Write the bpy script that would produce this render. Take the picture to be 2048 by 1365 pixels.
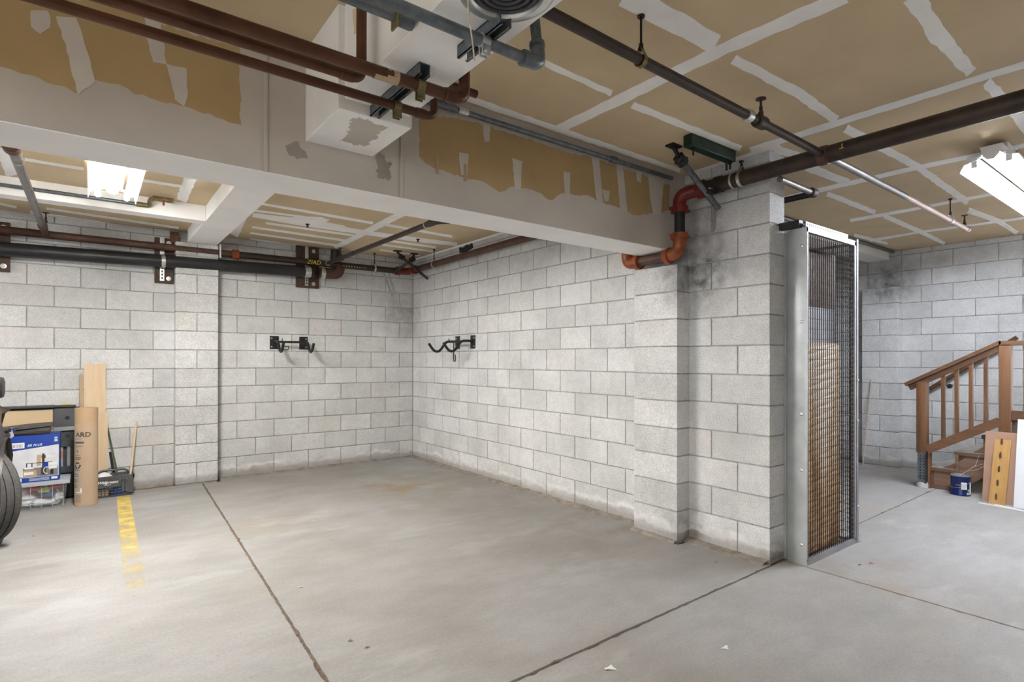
import bpy, bmesh, math, random
from mathutils import Vector, Matrix
random.seed(7)
S = bpy.context.scene
for o in list(bpy.data.objects): bpy.data.objects.remove(o)
C = S.collection
# ------------------------------------------------------------------ camera
CAM = Vector((-3.5882, -7.0067, 1.3462)); YAW, PITCH, ROLL = 0.649809, 0.002789, 0.001423
FPX, SY = 1112.683, 34.50
F_ = Vector((math.sin(YAW)*math.cos(PITCH), math.cos(YAW)*math.cos(PITCH), math.sin(PITCH)))
r0 = Vector((math.cos(YAW), -math.sin(YAW), 0)); u0 = r0.cross(F_)
R_ = r0*math.cos(ROLL)+u0*math.sin(ROLL); U_ = -r0*math.sin(ROLL)+u0*math.cos(ROLL)
cd = bpy.data.cameras.new('camera'); cam = bpy.data.objects.new('camera', cd); C.objects.link(cam)
M3 = Matrix((R_, U_, -F_)).transposed()
cam.matrix_world = Matrix.Translation(CAM) @ M3.to_4x4()
cd.sensor_fit = 'HORIZONTAL'; cd.sensor_width = 36; cd.lens = 36*FPX/2048; cd.shift_y = SY/2048; cd.clip_start = .02
S.camera = cam
def ray(x, y): return F_ + R_*((x-1024)/FPX) + U_*(-(y-682.5-SY)/FPX)
def pl(ax, v, x, y):
    d = ray(x, y); t = (v-CAM[ax])/d[ax]; return CAM+d*t
# ------------------------------------------------------------------ world and exposure
W = bpy.data.worlds.new('world'); S.world = W; W.use_nodes = True
bg = W.node_tree.nodes['Background']; bg.inputs[0].default_value = (.95, .97, 1, 1); bg.inputs[1].default_value = 2.0
S.view_settings.view_transform = 'Standard'; S.view_settings.look = 'None'
S.view_settings.gamma = 1; S.view_settings.use_curve_mapping = False
S.view_settings.exposure = 0.80
TUBE_L, TUBE_C, TUBE_N = 275.0, 105.0, 85.0      # emission of the tubes: left bay, right strip, unseen strip added to light the near floor
# ------------------------------------------------------------------ materials
MT = {}
def nt(name, rough=.6, metal=0.0, spec=.4):
    m = bpy.data.materials.new(name); m.use_nodes = True
    b = m.node_tree.nodes['Principled BSDF']
    b.inputs['Roughness'].default_value = rough; b.inputs['Metallic'].default_value = metal
    b.inputs['Specular IOR Level'].default_value = spec
    MT[name] = m
    return m, m.node_tree.nodes, m.node_tree.links, b
def ramp(n, stops):
    r = n.new('ShaderNodeValToRGB'); e = r.color_ramp.elements
    while len(e) < len(stops): e.new(.5)
    for k, (p, c) in enumerate(stops):
        e[k].position = p; e[k].color = (c[0], c[1], c[2], 1) if not isinstance(c, (int, float)) else (c, c, c, 1)
    return r
def noise(n, l, src, scale, detail=4, rough=.55):
    t = n.new('ShaderNodeTexNoise'); t.inputs['Scale'].default_value = scale; t.inputs['Detail'].default_value = detail
    t.inputs['Roughness'].default_value = rough; l.new(src, t.inputs['Vector']); return t.outputs['Fac']
def mix(n, l, fac, a, b, mode='MIX'):
    m = n.new('ShaderNodeMix'); m.data_type = 'RGBA'; m.blend_type = mode
    for s, v in ((m.inputs[0], fac), (m.inputs[6], a), (m.inputs[7], b)):
        if hasattr(v, 'is_output'): l.new(v, s)
        elif isinstance(v, (int, float)): s.default_value = v
        else: s.default_value = (v[0], v[1], v[2], 1)
    return m.outputs[2]
def math_(n, l, op, a, b=0.0, c=None):
    m = n.new('ShaderNodeMath'); m.operation = op
    for s, v in zip(m.inputs, (a, b, c)):
        if v is None: continue
        if hasattr(v, 'is_output'): l.new(v, s)
        else: s.default_value = v
    return m.outputs[0]
def bump(n, l, b, h, dist=.002, st=.6):
    k = n.new('ShaderNodeBump'); k.inputs['Distance'].default_value = dist; k.inputs['Strength'].default_value = st
    l.new(h, k.inputs['Height']); l.new(k.outputs[0], b.inputs['Normal'])
def simple(name, col, rough=.55, metal=0.0, var=.12, scale=8.0, bmp=0.0, spec=.4, col2=None, gen='pos'):
    m, n, l, b = nt(name, rough, metal, spec)
    g = n.new('ShaderNodeNewGeometry').outputs['Position']
    f = noise(n, l, g, scale, 5)
    hi = col2 or tuple(min(1, c*(1+var)) for c in col); lo = col if col2 else tuple(c*(1-var) for c in col)
    r = ramp(n, [(.3, lo), (.7, hi)]); l.new(f, r.inputs[0]); l.new(r.outputs[0], b.inputs['Base Color'])
    if bmp: bump(n, l, b, noise(n, l, g, scale*8, 3), bmp)
    return m
# concrete block: pale grey, pitted, each block its own tone
def block_material(name, tint, efflor):
    m, n, l, b = nt(name, .9, 0, .2)
    geo = n.new('ShaderNodeNewGeometry').outputs['Position']; oi = n.new('ShaderNodeObjectInfo')
    base = ramp(n, [(0, (.61*tint[0], .61*tint[1], .60*tint[2])), (.5, (.67*tint[0], .67*tint[1], .665*tint[2])), (.85, (.72*tint[0], .72*tint[1], .715*tint[2])), (1, (.66*tint[0], .64*tint[1], .62*tint[2]))])
    l.new(oi.outputs['Random'], base.inputs[0])
    cloud = ramp(n, [(.3, .86), (.7, 1.08)]); l.new(noise(n, l, geo, 2.6, 5), cloud.inputs[0])
    c = mix(n, l, 1, base.outputs[0], cloud.outputs[0], 'MULTIPLY')
    grain = ramp(n, [(.34, .70), (.60, 1.10)]); l.new(noise(n, l, geo, 130, 3, .75), grain.inputs[0])
    c = mix(n, l, 1, c, grain.outputs[0], 'MULTIPLY')
    blot = ramp(n, [(.30, .91), (.66, 1.05)]); l.new(noise(n, l, geo, 16, 5, .7), blot.inputs[0])
    c = mix(n, l, 1, c, blot.outputs[0], 'MULTIPLY')
    pit = n.new('ShaderNodeTexVoronoi'); pit.inputs['Scale'].default_value = 52; l.new(geo, pit.inputs['Vector'])
    pr = ramp(n, [(.05, 1), (.12, 0)]); l.new(pit.outputs['Distance'], pr.inputs[0])
    pm = ramp(n, [(.50, 0), (.60, 1)]); l.new(noise(n, l, geo, 2.0, 3), pm.inputs[0])
    pf = math_(n, l, 'MULTIPLY', pr.outputs[0], pm.outputs[0])
    c = mix(n, l, math_(n, l, 'MULTIPLY', pf, .75), c, (.11, .10, .09))
    sep = n.new('ShaderNodeSeparateXYZ'); l.new(geo, sep.inputs[0])
    # grime: drifting brownish stains, mostly high up and round the pipe penetrations
    st = ramp(n, [(.50, 0), (.66, 1)]); l.new(noise(n, l, geo, 1.3, 6, .62), st.inputs[0])
    hi = n.new('ShaderNodeMapRange'); hi.inputs[1].default_value = 1.7; hi.inputs[2].default_value = 2.5; l.new(sep.outputs[2], hi.inputs[0])
    c = mix(n, l, math_(n, l, 'MULTIPLY', math_(n, l, 'MULTIPLY', st.outputs[0], hi.outputs[0]), .55), c, (.21, .185, .15))
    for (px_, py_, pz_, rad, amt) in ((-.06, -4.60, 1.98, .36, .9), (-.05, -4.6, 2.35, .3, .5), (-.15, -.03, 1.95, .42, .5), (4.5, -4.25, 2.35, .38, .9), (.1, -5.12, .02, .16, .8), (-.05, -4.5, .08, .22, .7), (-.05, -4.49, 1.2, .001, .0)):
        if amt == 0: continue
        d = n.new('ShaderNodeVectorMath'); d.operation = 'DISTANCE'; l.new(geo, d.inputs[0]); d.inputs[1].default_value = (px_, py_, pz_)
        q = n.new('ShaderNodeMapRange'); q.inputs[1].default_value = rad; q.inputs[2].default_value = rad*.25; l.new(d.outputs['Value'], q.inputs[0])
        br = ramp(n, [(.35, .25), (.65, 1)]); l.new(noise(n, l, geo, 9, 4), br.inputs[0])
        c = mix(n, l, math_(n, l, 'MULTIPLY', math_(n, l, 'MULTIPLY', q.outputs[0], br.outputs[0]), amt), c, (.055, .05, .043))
    if efflor:
        wob = math_(n, l, 'MULTIPLY', noise(n, l, geo, 5, 4), .20)
        zz = math_(n, l, 'SUBTRACT', sep.outputs[2], wob)
        bd = ramp(n, [(.42, 0), (.47, 1), (.52, .75), (.60, 0)]); l.new(math_(n, l, 'MULTIPLY_ADD', zz, 3.0, .5), bd.inputs[0])
        c = mix(n, l, math_(n, l, 'MULTIPLY', bd.outputs[0], .8), c, (.80, .80, .79))
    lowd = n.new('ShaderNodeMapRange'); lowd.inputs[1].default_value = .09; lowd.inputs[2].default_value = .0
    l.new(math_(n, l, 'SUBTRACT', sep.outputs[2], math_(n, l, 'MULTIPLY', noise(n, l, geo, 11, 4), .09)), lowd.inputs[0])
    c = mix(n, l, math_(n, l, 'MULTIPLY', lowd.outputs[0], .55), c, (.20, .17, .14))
    l.new(c, b.inputs['Base Color'])
    h = math_(n, l, 'SUBTRACT', noise(n, l, geo, 190, 3, .7), math_(n, l, 'MULTIPLY', pf, 1.2))
    bump(n, l, b, h, .0022, .55)
    return m
block_material('block', (1, 1, 1), True)
simple('mortar', (.36, .355, .345), .95, var=.25, scale=12, bmp=.002, spec=.2)
simple('curb', (.27, .235, .20), .95, var=.3, scale=14, bmp=.004, spec=.2)
# floor concrete
m, n, l, b = nt('concrete', .62, 0, .35)
g = n.new('ShaderNodeNewGeometry').outputs['Position']
r1 = ramp(n, [(.25, (.245, .222, .20)), (.5, (.315, .302, .286)), (.75, (.38, .372, .362))]); l.new(noise(n, l, g, .75, 9, .66), r1.inputs[0])
mp = n.new('ShaderNodeMapping'); mp.inputs['Scale'].default_value = (1.0, 2.2, 1); mp.inputs['Rotation'].default_value = (0, 0, .35); l.new(g, mp.inputs[0])
r2 = ramp(n, [(.30, .88), (.70, 1.10)]); l.new(noise(n, l, mp.outputs[0], 2.3, 9, .68), r2.inputs[0])
c = mix(n, l, 1, r1.outputs[0], r2.outputs[0], 'MULTIPLY')
r3 = ramp(n, [(.35, .88), (.65, 1.06)]); l.new(noise(n, l, g, 70, 4, .75), r3.inputs[0]); c = mix(n, l, 1, c, r3.outputs[0], 'MULTIPLY')
rust = ramp(n, [(.60, 0), (.76, 1)]); l.new(noise(n, l, g, .55, 5), rust.inputs[0])
c = mix(n, l, math_(n, l, 'MULTIPLY', rust.outputs[0], .35), c, (.36, .26, .15))
pale = ramp(n, [(.56, 0), (.64, 1)]); l.new(noise(n, l, mp.outputs[0], 1.1, 8, .6), pale.inputs[0])
c = mix(n, l, math_(n, l, 'MULTIPLY', pale.outputs[0], .3), c, (.44, .44, .435))
sp = n.new('ShaderNodeTexVoronoi'); sp.inputs['Scale'].default_value = 9; l.new(g, sp.inputs['Vector'])
spr = ramp(n, [(.035, 1), (.06, 0)]); l.new(sp.outputs['Distance'], spr.inputs[0])
c = mix(n, l, math_(n, l, 'MULTIPLY', spr.outputs[0], .5), c, (.20, .17, .14))
for (X, Y, rad, col, amt) in ((-1.05, -1.5, .55, (.30, .18, .09), .9), (-.75, -1.75, .8, (.27, .22, .13), .6), (-.35, -3.9, .7, (.21, .165, .12), .6), (-.5, -2.6, .8, (.22, .185, .145), .55), (-1.2, -.6, .9, (.23, .20, .165), .5), (.35, -5.6, .7, (.24, .17, .10), .45), (-2.4, -2.2, .5, (.33, .25, .15), .4), (-1.25, -4.35, .18, (.26, .25, .23), .7), (-2.2, -.9, .6, (.34, .30, .26), .3)):
    d = n.new('ShaderNodeVectorMath'); d.operation = 'DISTANCE'; l.new(g, d.inputs[0]); d.inputs[1].default_value = (X, Y, 0)
    q = n.new('ShaderNodeMapRange'); q.inputs[1].default_value = rad; q.inputs[2].default_value = 0; l.new(d.outputs['Value'], q.inputs[0])
    br = ramp(n, [(.42, 0), (.62, 1)]); l.new(noise(n, l, g, 3.3, 6), br.inputs[0])
    c = mix(n, l, math_(n, l, 'MULTIPLY', math_(n, l, 'MULTIPLY', q.outputs[0], br.outputs[0]), amt), c, col)
l.new(c, b.inputs['Base Color']); bump(n, l, b, noise(n, l, g, 60, 5, .65), .0015, .5)
rr = ramp(n, [(.3, .5), (.7, .75)]); l.new(noise(n, l, g, 3, 4), rr.inputs[0]); l.new(rr.outputs[0], b.inputs['Roughness'])
simple('dirt', (.16, .115, .08), .95, var=.5, scale=40, bmp=.004)
# worn yellow paint: breaks up into the bare slab
m, n, l, b = nt('yellow_paint', .7)
g = n.new('ShaderNodeNewGeometry').outputs['Position']
w = ramp(n, [(.30, 0), (.74, 1)]); sepy = n.new('ShaderNodeSeparateXYZ'); l.new(g, sepy.inputs[0])
fade = n.new('ShaderNodeMapRange'); fade.inputs[1].default_value = -3.2; fade.inputs[2].default_value = -1.0; fade.inputs[3].default_value = -.22; fade.inputs[4].default_value = .16; l.new(sepy.outputs[1], fade.inputs[0])
l.new(math_(n, l, 'ADD', noise(n, l, g, 7, 6, .7), fade.outputs[0]), w.inputs[0])
b.inputs['Base Color'].default_value = (.74, .56, .15, 1)
tr = n.new('ShaderNodeBsdfTransparent'); ms = n.new('ShaderNodeMixShader'); l.new(math_(n, l, 'MULTIPLY', w.outputs[0], .95), ms.inputs[0]); l.new(tr.outputs[0], ms.inputs[1]); l.new(b.outputs[0], ms.inputs[2]); l.new(ms.outputs[0], n['Material Output'].inputs[0])
# drywall face paper, joint compound, painted board
simple('drywall_paper', (.62, .495, .325), .85, var=.07, scale=3.0, spec=.2)
simple('drywall_paper_dark', (.40, .285, .14), .85, var=.08, scale=3.0, spec=.2)
simple('compound', (.93, .92, .90), .8, var=.06, scale=5, spec=.25)
simple('compound_grey', (.54, .50, .445), .8, var=.08, scale=6, spec=.2)
simple('painted_board', (.74, .715, .67), .7, var=.07, scale=2.5, spec=.3)
simple('beam_board', (.49, .445, .39), .8, var=.10, scale=2.2, spec=.2)
simple('soffit_white', (.92, .91, .89), .6, var=.04, scale=3)
simple('smudge', (.30, .27, .23), .85, var=.12, scale=9)
# metals and plastics
simple('iron_pipe', (.045, .029, .022), .5, .35, var=.35, scale=9, spec=.5)
simple('rusty_pipe', (.095, .05, .036), .55, .3, var=.3, scale=10)
simple('copper', (.105, .047, .027), .42, .6, var=.3, scale=7)
simple('galvanised', (.15, .17, .185), .42, .7, var=.3, scale=30)
simple('zinc', (.62, .63, .62), .35, .9, var=.15, scale=20)
simple('brass', (.22, .18, .085), .4, .8, var=.3, scale=25)
simple('grey_steel_pipe', (.22, .205, .20), .38, .6, var=.25, scale=14)
simple('pink_pipe', (.55, .42, .38), .5, .2, var=.12, scale=8)
simple('black_plastic', (.018, .018, .02), .4, 0, var=.3, scale=12)
simple('black_iron', (.022, .021, .021), .5, .2, var=.3, scale=20)
simple('red_fitting', (.15, .016, .012), .4, 0, var=.35, scale=18)
simple('orange_fitting', (.25, .058, .017), .4, 0, var=.35, scale=18)
simple('green_channel', (.006, .028, .018), .35, .1, var=.2, scale=10)
simple('dark_wood', (.065, .038, .024), .7, 0, var=.4, scale=25)
simple('locker_sheet', (.46, .48, .48), .45, .55, var=.16, scale=7)
simple('locker_frame', (.30, .30, .32), .45, .6, var=.15, scale=10)
simple('wire', (.035, .03, .027), .5, .6, var=.25, scale=30)
simple('fixture_white', (.85, .86, .88), .4, 0, var=.02, scale=3)
simple('white_paint', (.78, .79, .80), .5, 0, var=.04, scale=6)
simple('cardboard', (.46, .315, .185), .8, 0, var=.07, scale=6)
simple('fibreboard', (.36, .215, .145), .8, 0, var=.08, scale=9)
simple('pale_panel', (.66, .50, .31), .7, 0, var=.06, scale=4)
simple('charcoal_plastic', (.055, .058, .062), .5, 0, var=.2, scale=10)
simple('crate_grey', (.075, .08, .088), .5, 0, var=.15, scale=10)
simple('print_black', (.02, .018, .016), .7); simple('print_blue', (.05, .22, .40), .7); simple('print_white', (.82, .82, .82), .6)
simple('box_blue', (.012, .05, .30), .4); simple('box_white', (.70, .72, .75), .45); simple('box_tan', (.50, .36, .24), .6)
simple('can_blue', (.004, .013, .085), .3, 0, var=.15, scale=6); simple('can_rim', (.40, .42, .44), .35, .8)
simple('label_green', (.25, .45, .06), .6); simple('orange_plastic', (.60, .17, .03), .5); simple('yellow_chalk', (.65, .50, .06), .9)
simple('red_cloth', (.48, .035, .05), .8); simple('white_bag', (.75, .75, .74), .5, var=.1); simple('lime_cloth', (.40, .46, .06), .8); simple('blue_cloth', (.06, .11, .25), .8)
simple('reflection_blue', (.03, .10, .5), .6); simple('paper', (.75, .74, .70), .8); simple('label_tan', (.42, .30, .18), .8)
simple('rubber', (.060, .058, .056), .75, 0, var=.25, scale=40, bmp=.001)
simple('car_paint', (.085, .075, .07), .28, .6, var=.08, scale=3, spec=.6); simple('car_black', (.012, .012, .013), .6); simple('chrome', (.75, .76, .78), .12, 1)
simple('leaf', (.23, .13, .06), .8, var=.4, scale=50); simple('twig', (.50, .41, .35), .8, var=.2, scale=30)
simple('rope', (.52, .45, .30), .9, var=.2, scale=60); simple('green_handle', (.07, .10, .045), .5); simple('concrete_foot', (.44, .44, .43), .8, var=.2, scale=30)
simple('knot', (.07, .035, .015), .7)
def wood(name, c1, c2, axis=2, s=26, rough=.55):
    m, n, l, b = nt(name, rough)
    tc = n.new('ShaderNodeTexCoord').outputs['Object']; mp = n.new('ShaderNodeMapping')
    sc = [s, s, s]; sc[axis] = s*.06; mp.inputs['Scale'].default_value = sc; l.new(tc, mp.inputs[0])
    oi = n.new('ShaderNodeObjectInfo'); ad = n.new('ShaderNodeVectorMath'); ad.operation = 'ADD'; l.new(mp.outputs[0], ad.inputs[0])
    k = n.new('ShaderNodeCombineXYZ'); l.new(math_(n, l, 'MULTIPLY', oi.outputs['Random'], 37), k.inputs[0]); l.new(k.outputs[0], ad.inputs[1])
    r = ramp(n, [(.3, c1), (.65, c2)]); l.new(noise(n, l, ad.outputs[0], 1, 6, .65), r.inputs[0])
    v = ramp(n, [(0, .8), (1, 1.15)]); l.new(oi.outputs['Random'], v.inputs[0])
    l.new(mix(n, l, 1, r.outputs[0], v.outputs[0], 'MULTIPLY'), b.inputs['Base Color'])
wood('stained_wood', (.075, .031, .012), (.17, .078, .030))
wood('stained_wood_y', (.065, .028, .012), (.14, .064, .027), 1)
wood('pale_wood', (.58, .43, .27), (.68, .53, .36), 2, 20, .5)
wood('pine', (.36, .19, .055), (.50, .29, .10), 2, 18, .5)
wood('stair_wood', (.09, .05, .03), (.20, .12, .075), 1, 22, .8)
simple('tread_top', (.42, .40, .36), .85, 0, var=.25, scale=12)
# rust-stained ribbed sheet
m, n, l, b = nt('rusty_sheet', .6, .0)
g = n.new('ShaderNodeNewGeometry').outputs['Position']
mp = n.new('ShaderNodeMapping'); mp.inputs['Scale'].default_value = (5, 5, 1.0); l.new(g, mp.inputs[0])
r1 = ramp(n, [(.36, (.72, .62, .49)), (.53, (.56, .37, .19)), (.70, (.30, .145, .055))])
sz = n.new('ShaderNodeSeparateXYZ'); l.new(g, sz.inputs[0])
zz = n.new('ShaderNodeMapRange'); zz.inputs[1].default_value = 1.5; zz.inputs[2].default_value = 0; zz.inputs[3].default_value = -.13; zz.inputs[4].default_value = .10; l.new(sz.outputs[2], zz.inputs[0])
l.new(math_(n, l, 'ADD', noise(n, l, mp.outputs[0], 1.3, 6), zz.outputs[0]), r1.inputs[0]); l.new(r1.outputs[0], b.inputs['Base Color'])
# clear plastic of the tote
m, n, l, b = nt('clear_plastic', .22, 0, .5)
b.inputs['Base Color'].default_value = (.86, .88, .90, 1)
tr = n.new('ShaderNodeBsdfTransparent'); tr.inputs[0].default_value = (.93, .94, .95, 1); ms = n.new('ShaderNodeMixShader'); ms.inputs[0].default_value = .10
l.new(tr.outputs[0], ms.inputs[1]); l.new(b.outputs[0], ms.inputs[2]); l.new(ms.outputs[0], n['Material Output'].inputs[0])
m, n, l, b = nt('shrink_film', .12, 0, .6); b.inputs['Base Color'].default_value = (.9, .9, .9, 1)
tr = n.new('ShaderNodeBsdfTransparent'); ms = n.new('ShaderNodeMixShader'); ms.inputs[0].default_value = .10
l.new(tr.outputs[0], ms.inputs[1]); l.new(b.outputs[0], ms.inputs[2]); l.new(ms.outputs[0], n['Material Output'].inputs[0])
m, n, l, b = nt('clear_lid', .3, 0, .5); b.inputs['Base Color'].default_value = (.70, .76, .82, 1)
tr = n.new('ShaderNodeBsdfTransparent'); ms = n.new('ShaderNodeMixShader'); ms.inputs[0].default_value = .6
l.new(tr.outputs[0], ms.inputs[1]); l.new(b.outputs[0], ms.inputs[2]); l.new(ms.outputs[0], n['Material Output'].inputs[0])
def emit(name, col, st):
    m, n, l, b = nt(name); b.inputs['Base Color'].default_value = (.9, .9, .9, 1)
    b.inputs['Emission Color'].default_value = (*col, 1); b.inputs['Emission Strength'].default_value = st
emit('tube_warm', (1, .985, .95), TUBE_L); emit('tube_cool', (.84, .90, 1), TUBE_C); emit('tube_fill', (1, .985, .96), TUBE_N)
# ------------------------------------------------------------------ mesh helpers
class MB:
    def __init__(s): s.v = []; s.f = []; s.m = []; s.mi = 0
    def add(s, vs, fs):
        k = len(s.v); s.v += [Vector(v) for v in vs]
        for f in fs: s.f.append([k+i for i in f]); s.m.append(s.mi)
        return s
    def box(s, a, b, M=None):
        x0, y0, z0 = [min(p, q) for p, q in zip(a, b)]; x1, y1, z1 = [max(p, q) for p, q in zip(a, b)]
        vs = [Vector(p) for p in ((x0,y0,z0),(x1,y0,z0),(x1,y1,z0),(x0,y1,z0),(x0,y0,z1),(x1,y0,z1),(x1,y1,z1),(x0,y1,z1))]
        if M: vs = [M @ v for v in vs]
        return s.add(vs, [(3,2,1,0),(4,5,6,7),(0,1,5,4),(1,2,6,5),(2,3,7,6),(3,0,4,7)])
    def bbox(s, a, b, bev=.003, M=None):     # box with chamfered vertical and horizontal edges
        bm = bmesh.new(); bmesh.ops.create_cube(bm, size=1)
        a = Vector([min(p, q) for p, q in zip(a, b)]); d = Vector([max(p, q) for p, q in zip(*(a, b))])-a if False else Vector([abs(q) for q in (Vector(b)-Vector(a))])
        for v in bm.verts: v.co = Vector(((v.co.x+.5)*d.x, (v.co.y+.5)*d.y, (v.co.z+.5)*d.z))+a
        bmesh.ops.bevel(bm, geom=bm.edges[:], offset=bev, segments=2, affect='EDGES', profile=.6)
        return s.bm(bm, M)
    def bm(s, bm, M=None):
        bm.verts.ensure_lookup_table(); bm.verts.index_update()
        s.add([(M @ v.co) if M else v.co.copy() for v in bm.verts], [[v.index for v in f.verts] for f in bm.faces]); bm.free(); return s
    def tube(s, path, r, n=14, caps=True):
        P = [Vector(p) for p in path]; rr = r if isinstance(r, (list, tuple)) else [r]*len(P)
        t0 = (P[1]-P[0]).normalized(); up = Vector((0,0,1)) if abs(t0.z) < .9 else Vector((1,0,0))
        nx = t0.cross(up).normalized(); rings = []; k = len(s.v); vs = []
        for i, p in enumerate(P):
            t = ((P[min(i+1, len(P)-1)]-P[max(i-1, 0)])).normalized()
            nx = (nx-t*nx.dot(t)).normalized(); ny = t.cross(nx)
            for j in range(n):
                a = 2*math.pi*j/n; vs.append(p+(nx*math.cos(a)+ny*math.sin(a))*rr[i])
        fs = []
        for i in range(len(P)-1):
            for j in range(n):
                fs.append((i*n+j, i*n+(j+1) % n, (i+1)*n+(j+1) % n, (i+1)*n+j))
        if caps: fs.append(tuple(range(n))[::-1]); fs.append(tuple((len(P)-1)*n+j for j in range(n)))
        return s.add(vs, fs)
    def cyl(s, a, b, r, n=14, r2=None): return s.tube([a, b], [r, r if r2 is None else r2], n)
    def prism(s, pts, off):      # planar polygon extruded by the vector off
        k = len(pts); off = Vector(off); a = [Vector(p) for p in pts]
        return s.add(a+[p+off for p in a], [tuple(range(k))[::-1], tuple(range(k, 2*k))]+[(i, (i+1) % k, k+(i+1) % k, k+i) for i in range(k)])
    def lathe(s, prof, c, n=24, ax=(0,0,1)):   # prof: (radius, height)
        c = Vector(c); ax = Vector(ax).normalized(); q = ax.orthogonal().normalized(); w = ax.cross(q); vs = []; fs = []
        for (r, h) in prof:
            for j in range(n):
                a = 2*math.pi*j/n; vs.append(c+ax*h+(q*math.cos(a)+w*math.sin(a))*r)
        for i in range(len(prof)-1):
            for j in range(n): fs.append((i*n+j, i*n+(j+1) % n, (i+1)*n+(j+1) % n, (i+1)*n+j))
        return s.add(vs, fs)
    def build(s, name, mats, parent=None, smooth=True, ang=35):
        me = bpy.data.meshes.new(name)
        lo = Vector((min(v.x for v in s.v), min(v.y for v in s.v), min(v.z for v in s.v))); hi = Vector((max(v.x for v in s.v), max(v.y for v in s.v), max(v.z for v in s.v)))
        o0 = Vector(((lo.x+hi.x)/2, (lo.y+hi.y)/2, lo.z))
        me.from_pydata([v-o0 for v in s.v], [], s.f)
        if isinstance(mats, str): mats = [mats]
        for q in mats: me.materials.append(MT[q])
        for p, i in zip(me.polygons, s.m): p.material_index = i
        if smooth:
            for p in me.polygons: p.use_smooth = True
            me.set_sharp_from_angle(angle=math.radians(ang))
        me.update()
        o = bpy.data.objects.new(name, me); C.objects.link(o); o.location = o0
        if parent: par(o, parent)
        return o
def wloc(o): return o.location if not o.parent else o['w_']
WL = {}
def par(o, p):
    WL.setdefault(o.name, o.location.copy()); pw = WL.setdefault(p.name, p.location.copy())
    o.parent = p; o.matrix_parent_inverse = Matrix.Translation(-pw); WL[o.name] = o.location.copy()
def tag(o, label, cat, group=None):
    o['label'] = label; o['category'] = cat
    if group: o['group'] = group
    return o
def struct(o, label=None):
    o['kind'] = 'structure'
    if label: o['label'] = label
    return o
def stuff(o): o['kind'] = 'stuff'; return o
def thing(name, label, cat, loc, group=None):
    o = bpy.data.objects.new(name, None); C.objects.link(o); o.location = loc; o.empty_display_size = .05; WL[o.name] = Vector(loc)
    return tag(o, label, cat, group)
def part(name, mat, parent, fn, smooth=True, **k):
    b = MB(); fn(b); return b.build(name, mat, parent, smooth, **k)
def box1(name, mat, parent, a, b, bev=0.0):
    m_ = MB(); (m_.bbox(a, b, bev) if bev else m_.box(a, b)); return m_.build(name, mat, parent, bool(bev))
def fillet(pts, r, n=6):
    P = [Vector(p) for p in pts]; out = [P[0]]
    for i in range(1, len(P)-1):
        a = (P[i-1]-P[i]); b = (P[i+1]-P[i]); rr = min(r, a.length*.49, b.length*.49)
        p0 = P[i]+a.normalized()*rr; p1 = P[i]+b.normalized()*rr
        for k in range(n+1):
            t = k/n; out.append(p0*(1-t)**2+P[i]*2*t*(1-t)+p1*t*t)
    return out+[P[-1]]
def text_mesh(name, txt, size, origin, xdir, ydir, mat, parent, shear=0.0, depth=.0006, lift=.0008, align='LEFT', bold=0.0):
    cu = bpy.data.curves.new('lettering', 'FONT'); cu.body = txt; cu.size = size; cu.shear = shear; cu.align_x = align; cu.offset = bold; cu.resolution_u = 2
    to = bpy.data.objects.new('lettering', cu); C.objects.link(to)
    me = bpy.data.meshes.new_from_object(to.evaluated_get(bpy.context.evaluated_depsgraph_get()))
    bpy.data.objects.remove(to)
    x = Vector(xdir).normalized(); y = Vector(ydir).normalized(); z = x.cross(y)
    b = MB(); b.add([Vector(origin)+x*v.co.x+y*v.co.y+z*lift for v in me.vertices], [list(p.vertices) for p in me.polygons])
    bpy.data.meshes.remove(me); return b.build(name, mat, parent, False)
def jag(poly, step, amp, rnd):
    out = []
    for i, p in enumerate(poly):
        q = poly[(i+1) % len(poly)]; d = q-p; k = max(1, int(d.length/step))
        for j in range(k):
            out.append(p+d*(j/k)+Vector((rnd.uniform(-amp, amp), rnd.uniform(-amp, amp), rnd.uniform(-amp, amp))))
    return out
# ------------------------------------------------------------------ block walls
Zl = lambda c: .2286+.2032*c     # top of course c
J = .0046                        # half joint
BM = {}
def block_mesh(w, h, d):
    k = (round(w, 3), round(h, 3), round(d, 3))
    if k not in BM:
        b = MB(); b.bbox((0, 0, 0), k, .004); me = bpy.data.meshes.new('block'); me.from_pydata(b.v, [], b.f); me.materials.append(MT['block']); BM[k] = me
    return BM[k]
def block(parent, x0, x1, y0, y1, z0, z1):
    me = block_mesh(x1-x0, y1-y0, z1-z0); o = bpy.data.objects.new('block', me); C.objects.link(o); o.location = (x0, y0, z0); par(o, parent); return o
ZC = 2.74
def course_z(c): return (max(.012, Zl(c-1)+J) if c else .012, min(Zl(c)-J, ZC-.001))
rb = random.Random(3)
jt = lambda: rb.uniform(-.0015, .0015)
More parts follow.
